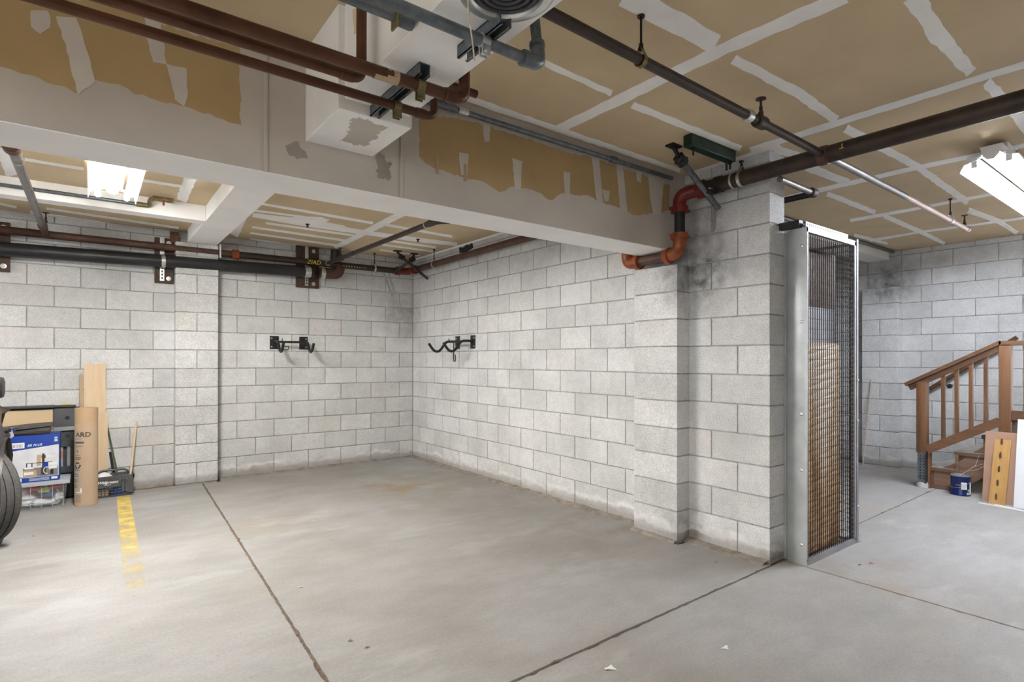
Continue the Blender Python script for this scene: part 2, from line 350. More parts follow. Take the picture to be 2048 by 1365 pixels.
# back wall: plane y = 0, x from -6.4 to 0
wb = struct(box1('wall_back', 'mortar', None, (-6.5, .007, -.02), (4.8, .16, ZC)), 'grey concrete block wall at the back of the empty bay')
for c in range(14):
    z0, z1 = course_z(c)
    js = [0]
    u = .2032 if c % 2 == 0 else .4064
    while u < 2.5: js.append(u); u += .4064
    js.append(2.66); u = 2.66+(.19 if False else 0); k0 = 3.2512 if c % 2 == 0 else 3.048
    u = k0
    while u < 5.9: js.append(u); u += .4064
    for a, b_ in zip(js, js[1:]):
        if b_-a < .06: continue
        d_ = jt(); block(wb, -b_+J, -a-J if a else -.001, d_, .10, z0, z1)
pb = box1('pilaster', 'mortar', wb, (-2.852, -.143, -.01), (-2.463, .02, ZC-.145))
for c in range(14):
    z0, z1 = course_z(c); z1 = min(z1, ZC-.14)
    if z1 < z0+.02: continue
    if c % 2 == 0:
        block(pb, -2.86, -2.66-J, -.15, .0, z0, z1); block(pb, -2.66+J, -2.455, -.15, .0, z0, z1)
    else: block(pb, -2.86, -2.455, -.15, .0, z0, z1)
# centre wall: plane x = 0, y from 0 to -5.08 (its end shows)
YE = -5.106
wc = struct(box1('wall_center', 'mortar', None, (.007, YE+.006, -.02), (.187, -.0, ZC)), 'concrete block wall between the bays with a free end beside the locker')
for c in range(14):
    z0, z1 = course_z(c); js = [0]; u = .2032 if c % 2 else .4064
    while u < 5.0: js.append(u); u += .4064
    if -YE-js[-1] < .12: js.pop()
    js.append(-YE)
    for a, b_ in zip(js, js[1:]):
        d_ = jt(); block(wc, d_, .194, -b_+(J if b_ < 5.1 else 0), -a-J, z0, z1)
pc = box1('pilaster', 'mortar', wc, (-.143, -4.478, -.01), (.02, -4.088, Zl(9)-.006))
for c in range(10):
    z0, z1 = course_z(c); block(pc, -.15, -.001, -4.486, -4.081, z0, z1)
# right wall: plane x = 4.6
XR = 4.6
wr = struct(box1('wall_right', 'mortar', None, (XR+.007, -5.56, -.02), (XR+.2, .1, ZC)), 'bluish concrete block wall behind the stair')
for c in range(14):
    z0, z1 = course_z(c); z0 += .012 if c else 0; z1 = min(z1+.012, ZC-.001)
    js = [-5.55] + ([-5.327, -4.909, -4.59, -4.382] if c % 2 == 0 else [-5.532, -5.119, -4.70, -4.382])
    js += [-4.0, -3.6, -3.2, -2.8]
    for a, b_ in zip(js, js[1:]):
        if b_-a < .05: continue
        block(wr, XR+jt(), XR+.15, a+J, b_-J, z0, z1)
pr = box1('pilaster', 'mortar', wr, (4.457, -4.384, -.01), (4.62, -3.993, Zl(10)+.0))
for c in range(11):
    z0, z1 = course_z(c); z0 += .012 if c else 0; z1 += .012
    if c % 2 == 0: block(pr, 4.45, XR, -4.392, -4.188-J, z0, z1); block(pr, 4.45, XR, -4.188+J, -3.985, z0, z1)
    else: block(pr, 4.45, XR, -4.392, -3.985, z0, z1)
wf = struct(box1('rear_light_block', 'mortar', None, (-8.5, -12.2, -.02), (8, -12, ZC)), 'plain unseen wall added behind the viewer to block outside light')  # unseen, added to keep world light from entering at the rear
tr1 = struct(box1('trim_1', 'white_paint', None, (XR-.02, -5.66, 0), (XR+.1, -5.552, 2.55), .004), 'white door casing at the end of the bluish block wall')
# ------------------------------------------------------------------ floor slabs with recessed dirty joints
fl = struct(box1('floor', 'dirt', None, (-11, -13, -.16), (8, .1, -.011)), 'grey concrete garage floor')
rs = random.Random(11)
def slab(pts, edges=.0025):
    out = []
    for i, p in enumerate(pts):
        q = pts[(i+1) % len(pts)]; p = Vector((*p, 0)); q = Vector((*q, 0)); d = q-p; k = max(1, int(d.length/.035)) if d.length < 9 else 1
        nrm = Vector((-d.y, d.x, 0)).normalized()
        for j in range(k):
            e = abs(rs.gauss(0, edges)); 
            if rs.random() < .04: e += rs.uniform(.004, .012)
            out.append(p+d*(j/k)+(nrm*e if j else Vector((0, 0, 0))))
    b = MB(); b.prism([v+Vector((0, 0, -.06)) for v in out], (0, 0, .06)); o = b.build('slab', 'concrete', fl, False); return o
def J1x(y): return -2.598+.0415*y
g_ = .006
slab([(-11, -5.16), (J1x(-5.16)-g_, -5.16), (J1x(-.12)-g_, -.12), (-11, -.12)])
slab([(J1x(-5.16)+g_, -5.155), (-.02, -5.125), (-.02, -4.52), (-.17, -4.51), (-.17, -4.06), (-.02, -4.04), (-.02, -.02), (-2.42, -.02), (-2.43, -.19), (J1x(-.16)+g_, -.19)])
slab([(-11, -13), (.13-g_, -13), (.13-g_, -5.165+.03), (J1x(-5.16), -5.17), (-11, -5.17)])
slab([(.135+.003, -13), (8, -13), (8, -5.06), (3.3, -5.055), (1.4, -5.09), (.135+.003, -5.14)], .0015)
slab([(.20, -5.125), (1.4, -5.083), (3.3, -5.048), (8, -5.05), (8, -.0), (.20, 0)], .0015)
yl = part('parking_line', 'yellow_paint', fl, lambda b: b.add([(-3.37, -.34, .0012), (-3.425, -3.2, .0012), (-3.32, -3.2, .0012), (-3.265, -.34, .0012)], [(0, 1, 2, 3)]), False)
# mortar curb along the foot of the walls
def curb(parent, a, b_, w, h):
    A = Vector(a); B = Vector(b_); d = B-A; k = int(d.length/.05); nrm = Vector((d.y, -d.x, 0)).normalized(); m_ = MB(); vs = []; fs = []
    for i in range(k+1):
        p = A+d*(i/k); wi = w*rs.uniform(.8, 1.15); hi_ = h*rs.uniform(.75, 1.2)
        vs += [p+Vector((0, 0, -.02)), p+Vector((0, 0, hi_*1.5)), p+nrm*wi*.7+Vector((0, 0, hi_)), p+nrm*wi+Vector((0, 0, hi_*.35)), p+nrm*wi+Vector((0, 0, -.02))]
    for i in range(k):
        for j in range(4): fs.append((i*5+j, i*5+j+1, i*5+6+j, i*5+5+j))
    m_.add(vs, fs); return m_.build('mortar_curb', 'curb', parent, True, 50)
curb(wb, (-2.45, .0, 0), (0, .0, 0), .04, .012)
curb(wb, (-6.4, .0, 0), (-2.87, .0, 0), .03, .012)
curb(wc, (0, 0, 0), (0, -4.07, 0), .065, .016)
curb(wc, (-.15, -4.07, 0), (-.15, -4.48, 0), .03, .015)
curb(wc, (0, -4.49, 0), (0, -5.10, 0), .085, .014)
# ------------------------------------------------------------------ ceiling, beam, soffits
ce = struct(box1('ceiling', 'drywall_paper', None, (-8.5, -12, ZC), (8, .2, ZC+.1)), 'tan unpainted drywall ceiling with white taped joints')
rc = random.Random(5)
def patch(name, mat, parent, plane, v, pts, th, step=.03, amp=.004, lift=0.0):
    # a skim of compound or bare paper lying on a board face: plane axis and value, outline turned from photo pixels
    P = [pl(plane, v, x, y) for x, y in pts]; P = jag(P, step, amp, rc)
    sgn = -1; off = Vector((0, 0, 0)); off[plane] = sgn*th
    for p in P: p[plane] = v+.0005
    b = MB(); b.prism(P, off); b.f = [f if len(f) != len(P) else f for f in b.f]
    o = b.build(name, mat, parent, False)
    bm = bmesh.new(); bm.from_mesh(o.data); bmesh.ops.recalc_face_normals(bm, faces=bm.faces[:]); bm.to_mesh(o.data); bm.free(); return o
def strip(pts, parent=None, v=ZC, plane=2, mat='compound', th=.0016, amp=.005):
    L_, R__ = [], []
    for i, (x, y, w) in enumerate(pts):
        a = pts[max(i-1, 0)]; b = pts[min(i+1, len(pts)-1)]; dx, dy = b[0]-a[0], b[1]-a[1]; q = math.hypot(dx, dy); nx, ny = -dy/q, dx/q
        L_.append((x+nx*w/2, y+ny*w/2)); R__.append((x-nx*w/2, y-ny*w/2))
    strip.k = getattr(strip, 'k', 0)+1
    return patch('joint_tape', mat, parent or ce, plane, v, L_+R__[::-1], .0012+.0001*(strip.k*7 % 41), .05, amp)
for s_ in [
    [(1118, 258, 18), (1450, 96, 24), (1690, -8, 30)], [(1090, 126, 13), (1225, 187, 12)], [(1265, 209, 13), (1480, 297, 12)],
    [(1250, -12, 50), (1432, 88, 40)], [(1468, 118, 18), (1592, 183, 21), (1672, 240, 18)], [(1500, 301, 12), (1623, 262, 12), (2055, 127, 14)],
    [(1826, -8, 42), (1878, 74, 36), (1943, 145, 24)], [(1972, 163, 22), (2010, 200, 24)], [(2030, 225, 24), (2062, 268, 22)],
    [(1692, 256, 17), (1760, 293, 17), (1835, 333, 14), (1935, 405, 12)], [(1565, 397, 9), (1832, 335, 9), (2060, 288, 8)],
    [(1612, 333, 18), (1697, 366, 14)], [(1655, 388, 10), (1750, 425, 9)], [(1700, 441, 7), (1819, 420, 6), (2010, 383, 6)],
    [(1768, 432, 9), (1840, 463, 8), (1889, 487, 7)], [(1741, 481, 5), (1840, 464, 4), (2055, 435, 4)], [(1936, 420, 10), (1998, 443, 9), (2034, 466, 7)],
    [(905, 187, 13), (1361, 342, 9)], [(1385, 347, 9), (1560, 292, 10)], [(1550, 298, 16), (1612, 316, 12)], [(1708, 470, 6), (1775, 487, 5)],
    # back part of the ceiling
    [(523, 407, 5), (746, 446, 5)], [(771, 449, 5), (905, 473, 5)], [(508, 421, 4), (606, 434, 4)], [(505, 430, 8), (600, 444, 14), (720, 464, 9), (838, 480, 9), (914, 489, 7)],
    [(531, 446, 4), (707, 471, 4)], [(775, 481, 4), (872, 495, 4)], [(504, 454, 4), (690, 481, 4)], [(764, 489, 3), (865, 503, 3)], [(500, 466, 4), (680, 492, 4)], [(500, 478, 3), (625, 496, 3)], [(760, 500, 3), (840, 511, 3)],
    [(806, 426, 13), (740, 460, 11), (669, 496, 8)], [(43, 317, 5), (168, 338, 5)], [(285, 360, 5), (368, 373, 5)], [(384, 350, 24), (362, 402, 22)], [(6, 296, 26), (24, 352, 24)],
    [(92, 417, 4), (357, 456, 4)], [(0, 407, 4), (34, 415, 4)], [(60, 425, 5), (330, 465, 5)], [(500, 408, 12), (466, 470, 22)]]:
    strip(s_)
patch('compound_patch', 'compound', ce, 2, ZC, [(576, 437), (600, 432), (642, 435), (660, 440), (655, 445), (690, 452), (672, 457), (640, 452), (610, 448), (585, 443)], .0022, .05, .012)
box1('edge_tape', 'compound', ce, (-.012, -4.0, ZC-.02), (-.002, -.1, ZC))
YB0, YB1, ZB = -4.45, -4.15, 2.16
bm_ = MB(); bm_.mi = 0; bm_.box((-11, YB0, ZB), (-.004, YB1, ZC))
beam = bm_.build('beam', ['beam_board'], None, False); struct(beam, 'deep drywall-clad ceiling beam crossing the garage with bare tan patches')
box1('beam_underside', 'soffit_white', beam, (-11, YB0+.004, ZB-.004), (-.152, YB1-.004, ZB))
bp = lambda name, mat, pts, th=.0012, amp=.006, step=.02: patch(name, mat, beam, 1, YB0, pts, th, step, amp)
bp('bare_paper', 'drywall_paper_dark', [(-60, -46), (240, 15), (375, 66), (440, 84), (478, 95), (482, 249), (430, 234), (385, 219), (330, 204), (270, 188), (235, 168), (190, 162), (155, 186), (60, 152), (0, 132), (-60, 116)])
bp('bare_paper', 'drywall_paper_dark', [(838, 230), (910, 236), (965, 249), (1081, 286), (1124, 302), (1182, 315), (1229, 331), (1295, 354), (1340, 372), (1338, 420), (1310, 427), (1270, 431), (1240, 417), (1211, 408), (1176, 392), (1124, 387), (1100, 401), (1076, 384), (1024, 372), (999, 386), (971, 366), (902, 348), (860, 332), (840, 314)])
for P_ in [[(112, 32), (152, 35), (178, 110), (190, 165), (156, 188), (130, 90)], [(60, 20), (98, 22), (101, 58), (80, 67), (63, 55)], [(288, 25), (321, 32), (333, 128), (306, 126), (296, 90)], [(333, 128), (372, 138), (375, 195), (369, 212), (350, 198), (340, 150)],
           [(965, 246), (980, 251), (978, 284), (968, 283)], [(917, 304), (937, 308), (934, 353), (922, 350)], [(1024, 318), (1044, 322), (1041, 380), (1030, 378)], [(1127, 343), (1140, 346), (1139, 402), (1130, 398)], [(1183, 314), (1198, 319), (1206, 407), (1193, 403)], [(1205, 379), (1219, 383), (1216, 404), (1209, 404)],
           [(1233, 330), (1246, 334), (1254, 424), (1240, 420)], [(1272, 340), (1284, 344), (1281, 366), (1274, 362)], [(1296, 350), (1327, 360), (1322, 432), (1306, 428), (1299, 390)]]:
    bp('compound_stripe', 'compound_grey', P_, .0022, .003)
for P_ in [[(572, 296), (590, 283), (606, 292), (619, 318), (600, 321), (578, 310)], [(752, 320), (765, 306), (772, 326), (786, 326), (780, 342), (782, 358), (757, 354)]]:
    bp('smudge', 'smudge', P_, .0016, .013, .012)
for x0 in (531, 803):
    a = pl(1, YB0, x0, 300); box1('corner_bead', 'beam_board', beam, (a.x-.008, YB0-.006, ZB-.003), (a.x+.008, YB0, ZC-.02), .002)
for (x0, y0, y1) in ((874, 315, 348), (930, 329, 362)):
    a = pl(1, YB0, x0, y0); b_ = pl(1, YB0, x0, y1); box1('paint_stirrer_strip', 'label_tan', beam, (a.x-.008, YB0-.004, b_.z), (a.x+.008, YB0, a.z))
# the same beam line continues in the next bay
b2 = struct(box1('beam', 'painted_board', None, (.19, -4.30, 2.61), (4.44, -4.06, ZC)), 'pale beam stub seen past the wire locker ending on the bluish wall')
tag(part('conduit', 'galvanised', None, lambda b: b.cyl((.25, -4.325, 2.715), (4.5, -4.325, 2.715), .018, 10)), 'thin grey conduit along the pale beam past the locker', 'pipe')
# white soffit running from the beam toward the viewer
so = MB(); so.box((-2.79, -13, 2.378), (-2.512, -4.86, ZC)); so.box((-2.815, -4.865, 2.334), (-2.498, YB0-.0005, ZC))
sf = struct(so.build('soffit', 'painted_board', None, False), 'boxed-in white soffit running from the beam over the viewer')
box1('soffit_underside', 'soffit_white', sf, (-2.788, -12.9, 2.3745), (-2.514, -4.867, 2.378)); box1('soffit_underside', 'soffit_white', sf, (-2.813, -4.863, 2.3305), (-2.5, YB0-.002, 2.334))
patch('smudge', 'compound_grey', sf, 2, 2.3305, [(683, 280), (700, 262), (706, 235), (735, 238), (770, 255), (752, 275), (735, 291), (705, 290)], .0012, .014, .014)
bx = MB(); bx.box((-2.822, -4.5, 2.335), (-2.8155, -4.47, ZC)); 
patch('bare_paper', 'drywall_paper', sf, 0, -2.79, [(706, 20), (724, 14), (724, 62), (708, 70)], .001, .02, .006)
# small white beam to the back wall and cross soffit
bk = MB(); bk.box((-2.752, YB1+.001, 2.60), (-2.478, -.16, ZC)); bk = struct(bk.build('beam', 'soffit_white', None, False), 'shallow white beam running from the deep beam to the back wall pilaster')
xs = MB(); xs.box((-11, -1.31, 2.60), (-2.754, -1.16, ZC)); xs = struct(xs.build('soffit', 'soffit_white', None, False), 'shallow white soffit crossing left of the white beam beneath a thin pipe')
# ------------------------------------------------------------------ fluorescent fixtures
def fixture(label, c, L_, axis, tube, wing=.155, zt=2.69, drop=.13, slot=.060, group=None, cat='light fixture'):
    # industrial strip light: channel, two sloping reflector wings, end plates, two tubes; c = centre of underside
    t = thing('fluorescent_fixture', label, cat, (c[0], c[1], zt-drop), group)
    X = Vector((1, 0, 0)) if axis == 'x' else Vector((0, 1, 0)); Y = Vector((0, 1, 0)) if axis == 'x' else Vector((-1, 0, 0))
    O = Vector((c[0], c[1], 0)); P = lambda u, w_, z: O+X*u+Y*w_+Vector((0, 0, z)); h = L_/2
    def channel(b): b.prism([P(-h, -.055, zt), P(-h, .055, zt), P(-h, .04, zt-.06), P(-h, .018, zt-.085), P(-h, -.018, zt-.085), P(-h, -.04, zt-.06)], X*L_)
    part('channel', 'fixture_white', t, channel, False)
    for s in (-1, 1):
        part('reflector', 'fixture_white', t, lambda b: (b.prism([P(-h, s*.045, zt-.045), P(-h, s*.058, zt-.046), P(-h, s*.058, zt-.052), P(-h, s*.045, zt-.051)], X*L_),
            b.prism([P(-h, s*slot, zt-.064), P(-h, s*.135, zt-.085), P(-h, s*wing, zt-.13), P(-h, s*wing, zt-.136), P(-h, s*.132, zt-.091), P(-h, s*slot, zt-.070)], X*L_), b.box(*[tuple(v) for v in (P(-h, s*.05, zt-.06), P(-h+.03, s*.12, zt-.05))]), b.box(*[tuple(v) for v in (P(h-.03, s*.05, zt-.06), P(h, s*.12, zt-.05))])), False)
        lamp = part('tube', tube, t, lambda b: b.cyl(P(-h+.03, s*.085, zt-.112), P(h-.03, s*.085, zt-.112), .0165, 12))
        for e in (-1, 1):
            part('lamp_holder', 'fixture_white', t, lambda b: b.box(*[tuple(v) for v in (P(e*(h-.03), s*.07, zt-.118), P(e*(h-.008), s*.10, zt-.05))]), False)
    return t
fixture('bright fluorescent strip light hanging behind the deep beam on the left', (-3.458, -2.68), 1.32, 'y', 'tube_warm', .14, 2.635, slot=.088)
fixture('long fluorescent strip light with cool white reflector near the bluish wall', (2.14, -6.045), 2.44, 'x', 'tube_cool', .155, 2.70)
fixture('unseen fluorescent strip light added in the drive aisle to brighten the near floor', (-5.6, -6.98), 2.44, 'y', 'tube_fill', .155, 2.42, slot=.13)  # out-of-view strip, added to brighten the near floor
box1('ceiling_plate', 'fixture_white', None, (1.05, -6.10, ZC-.035), (1.25, -5.99, ZC)).parent = None
o_ = bpy.data.objects['ceiling_plate']; par(o_, bpy.data.objects['fluorescent_fixture.001'])
for (nm, x_, y0, z0) in (('fluorescent_fixture', -3.458, (-3.1, -2.3), 2.635),):
    for yy in y0: part('hanger', 'zinc', bpy.data.objects[nm], lambda b: b.cyl((x_, yy, z0), (x_, yy, ZC), .004, 6))
# ------------------------------------------------------------------ pipes
def pipe(name, label, mat, pts, r, bend=.06, group=None, n=16, cat='pipe'):
    P = fillet(pts, bend) if len(pts) > 2 else pts
    lo = min((Vector(p) for p in pts), key=lambda v: v.z); t = thing(name, label, cat, lo, group)
    part('run', mat, t, lambda b: b.tube(P, r, n)); return t
def collar(t, mat, a, d, r, L_, name='coupling', n=16):
    a = Vector(a); d = Vector(d).normalized(); return part(name, mat, t, lambda b: b.tube([a-d*L_/2, a-d*L_*.38, a-d*L_*.36, a+d*L_*.36, a+d*L_*.38, a+d*L_/2], [r*.93, r*.93, r, r, r*.93, r*.93], n))
def ring_hanger(t, p, axis, r, top, mat='black_iron', rod=.005, strap='zinc'):
    # rod from the ceiling with a pear-shaped loop round the pipe
    p = Vector(p); q = part('hanger_rod', mat, t, lambda b: (b.cyl((p.x, p.y, p.z+r+.03), (p.x, p.y, top), rod, 8), b.cyl((p.x, p.y, p.z+r+.02), (p.x, p.y, p.z+r+.045), rod*2, 6), b.cyl((p.x, p.y, top-.012), (p.x, p.y, top), rod*3, 10)))
    s = Vector((0, 1, 0)) if axis == 'x' else Vector((1, 0, 0)); a = Vector((1, 0, 0)) if axis == 'x' else Vector((0, 1, 0)); pts = []
    for k in range(15):
        th = -math.pi*.5+2*math.pi*k/14; z = math.sin(th)*(r+.004); 
        if z > 0: z *= 1+.9*math.sin(th)**3*(.03/r)
        pts.append(p+s*math.cos(th)*(r+.004)*(1 if z <= 0 else 1-.5*math.sin(th)**2)+Vector((0, 0, z)))
    def loop(b):
        for o2 in (-.009,):
            vs = []; fs = []
            for q_ in pts: vs += [q_-a*.011, q_+a*.011, q_+a*.011+(q_-p).normalized()*.0025, q_-a*.011+(q_-p).normalized()*.0025]
            for k in range(len(pts)-1):
                for j in range(4): fs.append((k*4+j, k*4+(j+1) % 4, k*4+4+(j+1) % 4, k*4+4+j))
            b.add(vs, fs)
    part('hanger_loop', strap, t, loop)
def sprinkler(t, p, up=1, mat='iron_pipe'):
    p = Vector(p); part('sprinkler_head', mat, t, lambda b: b.lathe([(.001, 0), (.013, 0), (.013, .022), (.009, .025), (.009, .05), (.006, .052), (.006, .085), (.026, .087), (.026, .091), (.001, .092)] if up > 0 else [(.001, 0), (.02, 0), (.02, -.01), (.009, -.012), (.009, -.03), (.016, -.032), (.016, -.035), (.001, -.035)], p, 14))
# copper lines under the soffit
pA = pipe('copper_pipe', 'thinnest copper pipe, lowest of the three below the white soffit', 'copper', [(-9, -5.06, 2.309), (-2.50, -5.06, 2.309), (-2.50, -5.06, 2.46), (-2.3, -5.06, 2.46)], .0165, .035)
pB = pipe('copper_pipe', 'thick copper pipe with a paper label, clamped below the white soffit', 'copper', [(-9, -5.235, 2.315), (-2.475, -5.245, 2.315), (-2.475, -5.245, ZC)], .0215, .04)
pC = pipe('copper_pipe', 'middle copper pipe that turns up beside the white soffit', 'copper', [(-9, -5.160, 2.31), (-2.846, -5.172, 2.31), (-2.846, -5.172, ZC)], .0175, .035)
collar(pC, 'copper', (-2.9, -5.172, 2.31), (1, 0, 0), .0205, .05); collar(pB, 'copper', (-2.54, -5.245, 2.315), (1, 0, 0), .0245, .05); collar(pA, 'copper', (-2.56, -5.06, 2.309), (1, 0, 0), .0195, .045)
part('paper_label', 'label_tan', pB, lambda b: b.tube([(-2.83, -5.2425, 2.315), (-2.745, -5.2435, 2.315)], .0228, 16, False))
for k in range(5): part('print_mark', 'print_black', pB, lambda b: b.box((-2.81+k*.012, -5.2652, 2.308), (-2.806+k*.012, -5.2638, 2.322+.004*(k % 2))), False)
def strut(label, x, y0, y1, ztop, mat='galvanised'):
    t = thing('strut_channel', label, 'bracket', (x, (y0+y1)/2, ztop-.041)); w = .0205
    part('channel', mat, t, lambda b: (b.box((x-w, y0, ztop-.003), (x+w, y1, ztop)), b.box((x-w, y0, ztop-.041), (x-w+.003, y1, ztop)), b.box((x+w-.003, y0, ztop-.041), (x+w, y1, ztop)),
        b.box((x-w, y0, ztop-.041), (x-.011, y1, ztop-.038)), b.box((x+.011, y0, ztop-.041), (x+w, y1, ztop-.038))), False)
    return t
st1 = strut('galvanised channel clamping two copper pipes under the soffit', -2.665, -5.29, -4.79, 2.374)
def pclamp(t, x, y, z, r, mat='brass', d='x'):
    part('pipe_clamp', mat, t, lambda b: (b.tube([(x-.014, y, z), (x+.014, y, z)], r+.0025, 18, False), b.tube([(x-.0145, y, z), (x-.014, y, z), (x+.014, y, z), (x+.0145, y, z)], [r, r+.003, r+.003, r], 18, False), b.box((x-.014, y-.014, z-r-.03), (x+.014, y-.009, z-r+.004)), b.box((x-.014, y+.004, z-r-.03), (x+.014, y+.009, z-r+.004)), b.cyl((x, y-.02, z-r-.018), (x, y+.015, z-r-.018), .006, 8)))
pclamp(st1, -2.66, -5.06, 2.309, .0165); pclamp(st1, -2.66, -5.2442, 2.315, .0215)
# galvanised lines
pE = pipe('galvanised_pipe', 'grey galvanised pipe crossing under the soffit and turning up to a brown pipe', 'galvanised', [(-9, -5.60, 2.325), (-2.405, -5.595, 2.325), (-2.405, -5.56, 2.57)], .0175, .03)
part('elbow', 'galvanised', pE, lambda b: (b.tube(fillet([(-2.47, -5.595, 2.325), (-2.405, -5.595, 2.325), (-2.405, -5.585, 2.40)], .03), .0235, 16), b.cyl((-2.475, -5.595, 2.325), (-2.46, -5.595, 2.325), .0265, 16), b.cyl((-2.405, -5.586, 2.385), (-2.405, -5.584, 2.40), .0265, 16)))
st2 = strut('short galvanised channel holding the grey pipe under the soffit', -2.612, -5.69, -5.45, 2.374)
pclamp(st2, -2.625, -5.5955, 2.325, .0175, 'zinc')
pD = pipe('galvanised_pipe', 'capped end of a grey pipe beside the soffit', 'galvanised', [(-9, -5.47, 2.375), (-2.832, -5.47, 2.375)], .0175); collar(pD, 'galvanised', (-2.835, -5.47, 2.375), (1, 0, 0), .024, .06, 'end_cap')
part('brass_tag', 'brass', pD, lambda b: b.box((-2.868, -5.495, 2.335), (-2.862, -5.455, 2.40)), False)
# round metal louvre let into the soffit with a pull cord
fn = thing('round_vent', 'round ribbed metal vent ring set in the white soffit', 'vent', (-2.66, -5.715, 2.345))
part('ring', 'zinc', fn, lambda b: b.lathe([(.135, .017), (.135, .010), (.125, .004), (.105, .004), (.098, .012), (.096, .017)], (-2.665, -5.765, 2.357), 40))
for k in range(4): part('louvre_ring', 'charcoal_plastic', fn, lambda b: b.lathe([(.092-.02*k, .016), (.090-.02*k, .008), (.082-.02*k, .008), (.080-.02*k, .016)], (-2.665, -5.765, 2.357), 32))
part('backing', 'car_black', fn, lambda b: b.lathe([(.001, .014), (.097, .014), (.097, .016), (.001, .016)], (-2.665, -5.765, 2.357), 32))
cdx = [pl(1, -5.70, 935, -20), pl(1, -5.70, 937, 30), pl(1, -5.70, 944, 75), pl(1, -5.70, 949, 120)]
tag(part('pull_cord', 'rope', None, lambda b: b.tube(cdx, .0022, 6)), 'pale pull cord dangling from the round vent', 'cord')
# brown sprinkler branch with heads and hangers
ZF = 2.555
pF = pipe('sprinkler_pipe', 'brown sprinkler branch pipe running from the soffit toward the bluish wall', 'iron_pipe', [(-2.6, -5.55, ZF), (-.11, -5.512, ZF)], .0215)
part('far_run', 'grey_steel_pipe', pF, lambda b: b.cyl((-.06, -5.512, ZF), (1.2, -5.50, ZF), .0215, 16)); part('end_run', 'pink_pipe', pF, lambda b: b.cyl((1.2, -5.50, ZF), (2.84, -5.465, ZF), .022, 16))
collar(pF, 'pink_pipe', (2.845, -5.465, ZF), (1, 0, 0), .027, .05, 'end_cap'); collar(pF, 'zinc', (-1.0, -5.525, ZF), (1, 0, 0), .031, .045, 'union'); collar(pF, 'iron_pipe', (-.88, -5.523, ZF), (1, 0, 0), .033, .075, 'tee')
collar(pF, 'rusty_pipe', (-.17, -5.512, ZF), (1, 0, 0), .029, .05, 'coupling')
sprinkler(pF, (-.875, -5.523, ZF+.03)); sprinkler(pF, (2.76, -5.467, ZF+.024))
ring_hanger(pF, (-1.82, -5.537, ZF), 'x', .0215, ZC, strap='brass'); ring_hanger(pF, (2.31, -5.478, ZF), 'x', .022, ZC)
# main pipe along the centre wall, over and under the beam
XG, ZG = -.145, 2.553
pG = pipe('sprinkler_main', 'large dark sprinkler main running along the centre wall overhead', 'iron_pipe', [(XG, -4.70, ZG), (XG, -8.5, ZG)], .05, n=22)
XV = -.215
part('riser', 'black_iron', pG, lambda b: b.cyl((XV, -4.555, 2.24), (XV, -4.555, 2.47), .037, 18))
part('elbow', 'red_fitting', pG, lambda b: (b.tube(fillet([(XV, -4.555, 2.415), (XV, -4.555, 2.53), (XG-.01, -4.70, 2.553)], .09, 8), .047, 18), b.cyl((XV, -4.555, 2.405), (XV, -4.555, 2.445), .062, 18), b.cyl((XG-.01, -4.67, 2.55), (XG-.008, -4.72, 2.552), .063, 18), b.box((XV-.09, -4.58, 2.415), (XV+.09, -4.53, 2.435))))
part('elbow', 'orange_fitting', pG, lambda b: (b.tube(fillet([(XV, -4.555, 2.25), (XV, -4.555, 2.125), (XV+.03, -4.43, 2.115)], .09, 8), .047, 18), b.cyl((XV, -4.555, 2.215), (XV, -4.555, 2.255), .062, 18), b.cyl((XV+.03, -4.455, 2.115), (XV+.03, -4.415, 2.115), .06, 18), b.box((XV-.085, -4.58, 2.226), (XV+.085, -4.53, 2.246))))
part('lower_run', 'rusty_pipe', pG, lambda b: b.cyl((XV+.03, -4.44, 2.113), (XV+.05, -4.10, 2.113), .037, 18))
part('elbow', 'orange_fitting', pG, lambda b: (b.tube(fillet([(XV+.045, -4.13, 2.113), (XV+.05, -4.03, 2.113), (XV+.05, -4.02, 2.24)], .08, 8), .046, 18), b.cyl((XV+.045, -4.16, 2.113), (XV+.046, -4.12, 2.113), .06, 18)))
collar(pG, 'zinc', (XG, -4.93, ZG), (0, 1, 0), .0525, .02, 'clip'); collar(pG, 'rusty_pipe', (XG, -5.512, ZG), (0, 1, 0), .056, .06, 'outlet_boss')
part('chalk_mark', 'yellow_chalk', pG, lambda b: (b.box((XG-.0515, -5.64, ZG-.005), (XG-.049, -5.615, ZG-.001)), b.box((XG-.0515, -5.632, ZG-.005), (XG-.049, -5.628, ZG+.022))), False)
ring_hanger(pG, (XG, -4.99, ZG), 'y', .05, 2.67, strap='zinc')
gc = tag(part('green_channel', 'green_channel', None, lambda b: b.bbox((-.66, -4.965, 2.665), (-.17, -4.905, ZC-.004), .004)), 'dark green steel channel bolted to the ceiling beside the centre wall', 'bracket')
for xx in (-.60, -.19): part('bolt', 'black_iron', gc, lambda b: (b.cyl((xx, -4.935, 2.62), (xx, -4.935, 2.668), .006, 8), b.cyl((xx, -4.935, 2.655), (xx, -4.935, 2.666), .014, 6)))
part('bolt', 'black_iron', gc, lambda b: b.cyl((-.24, -4.94, 2.60), (-.24, -4.94, 2.668), .007, 8))
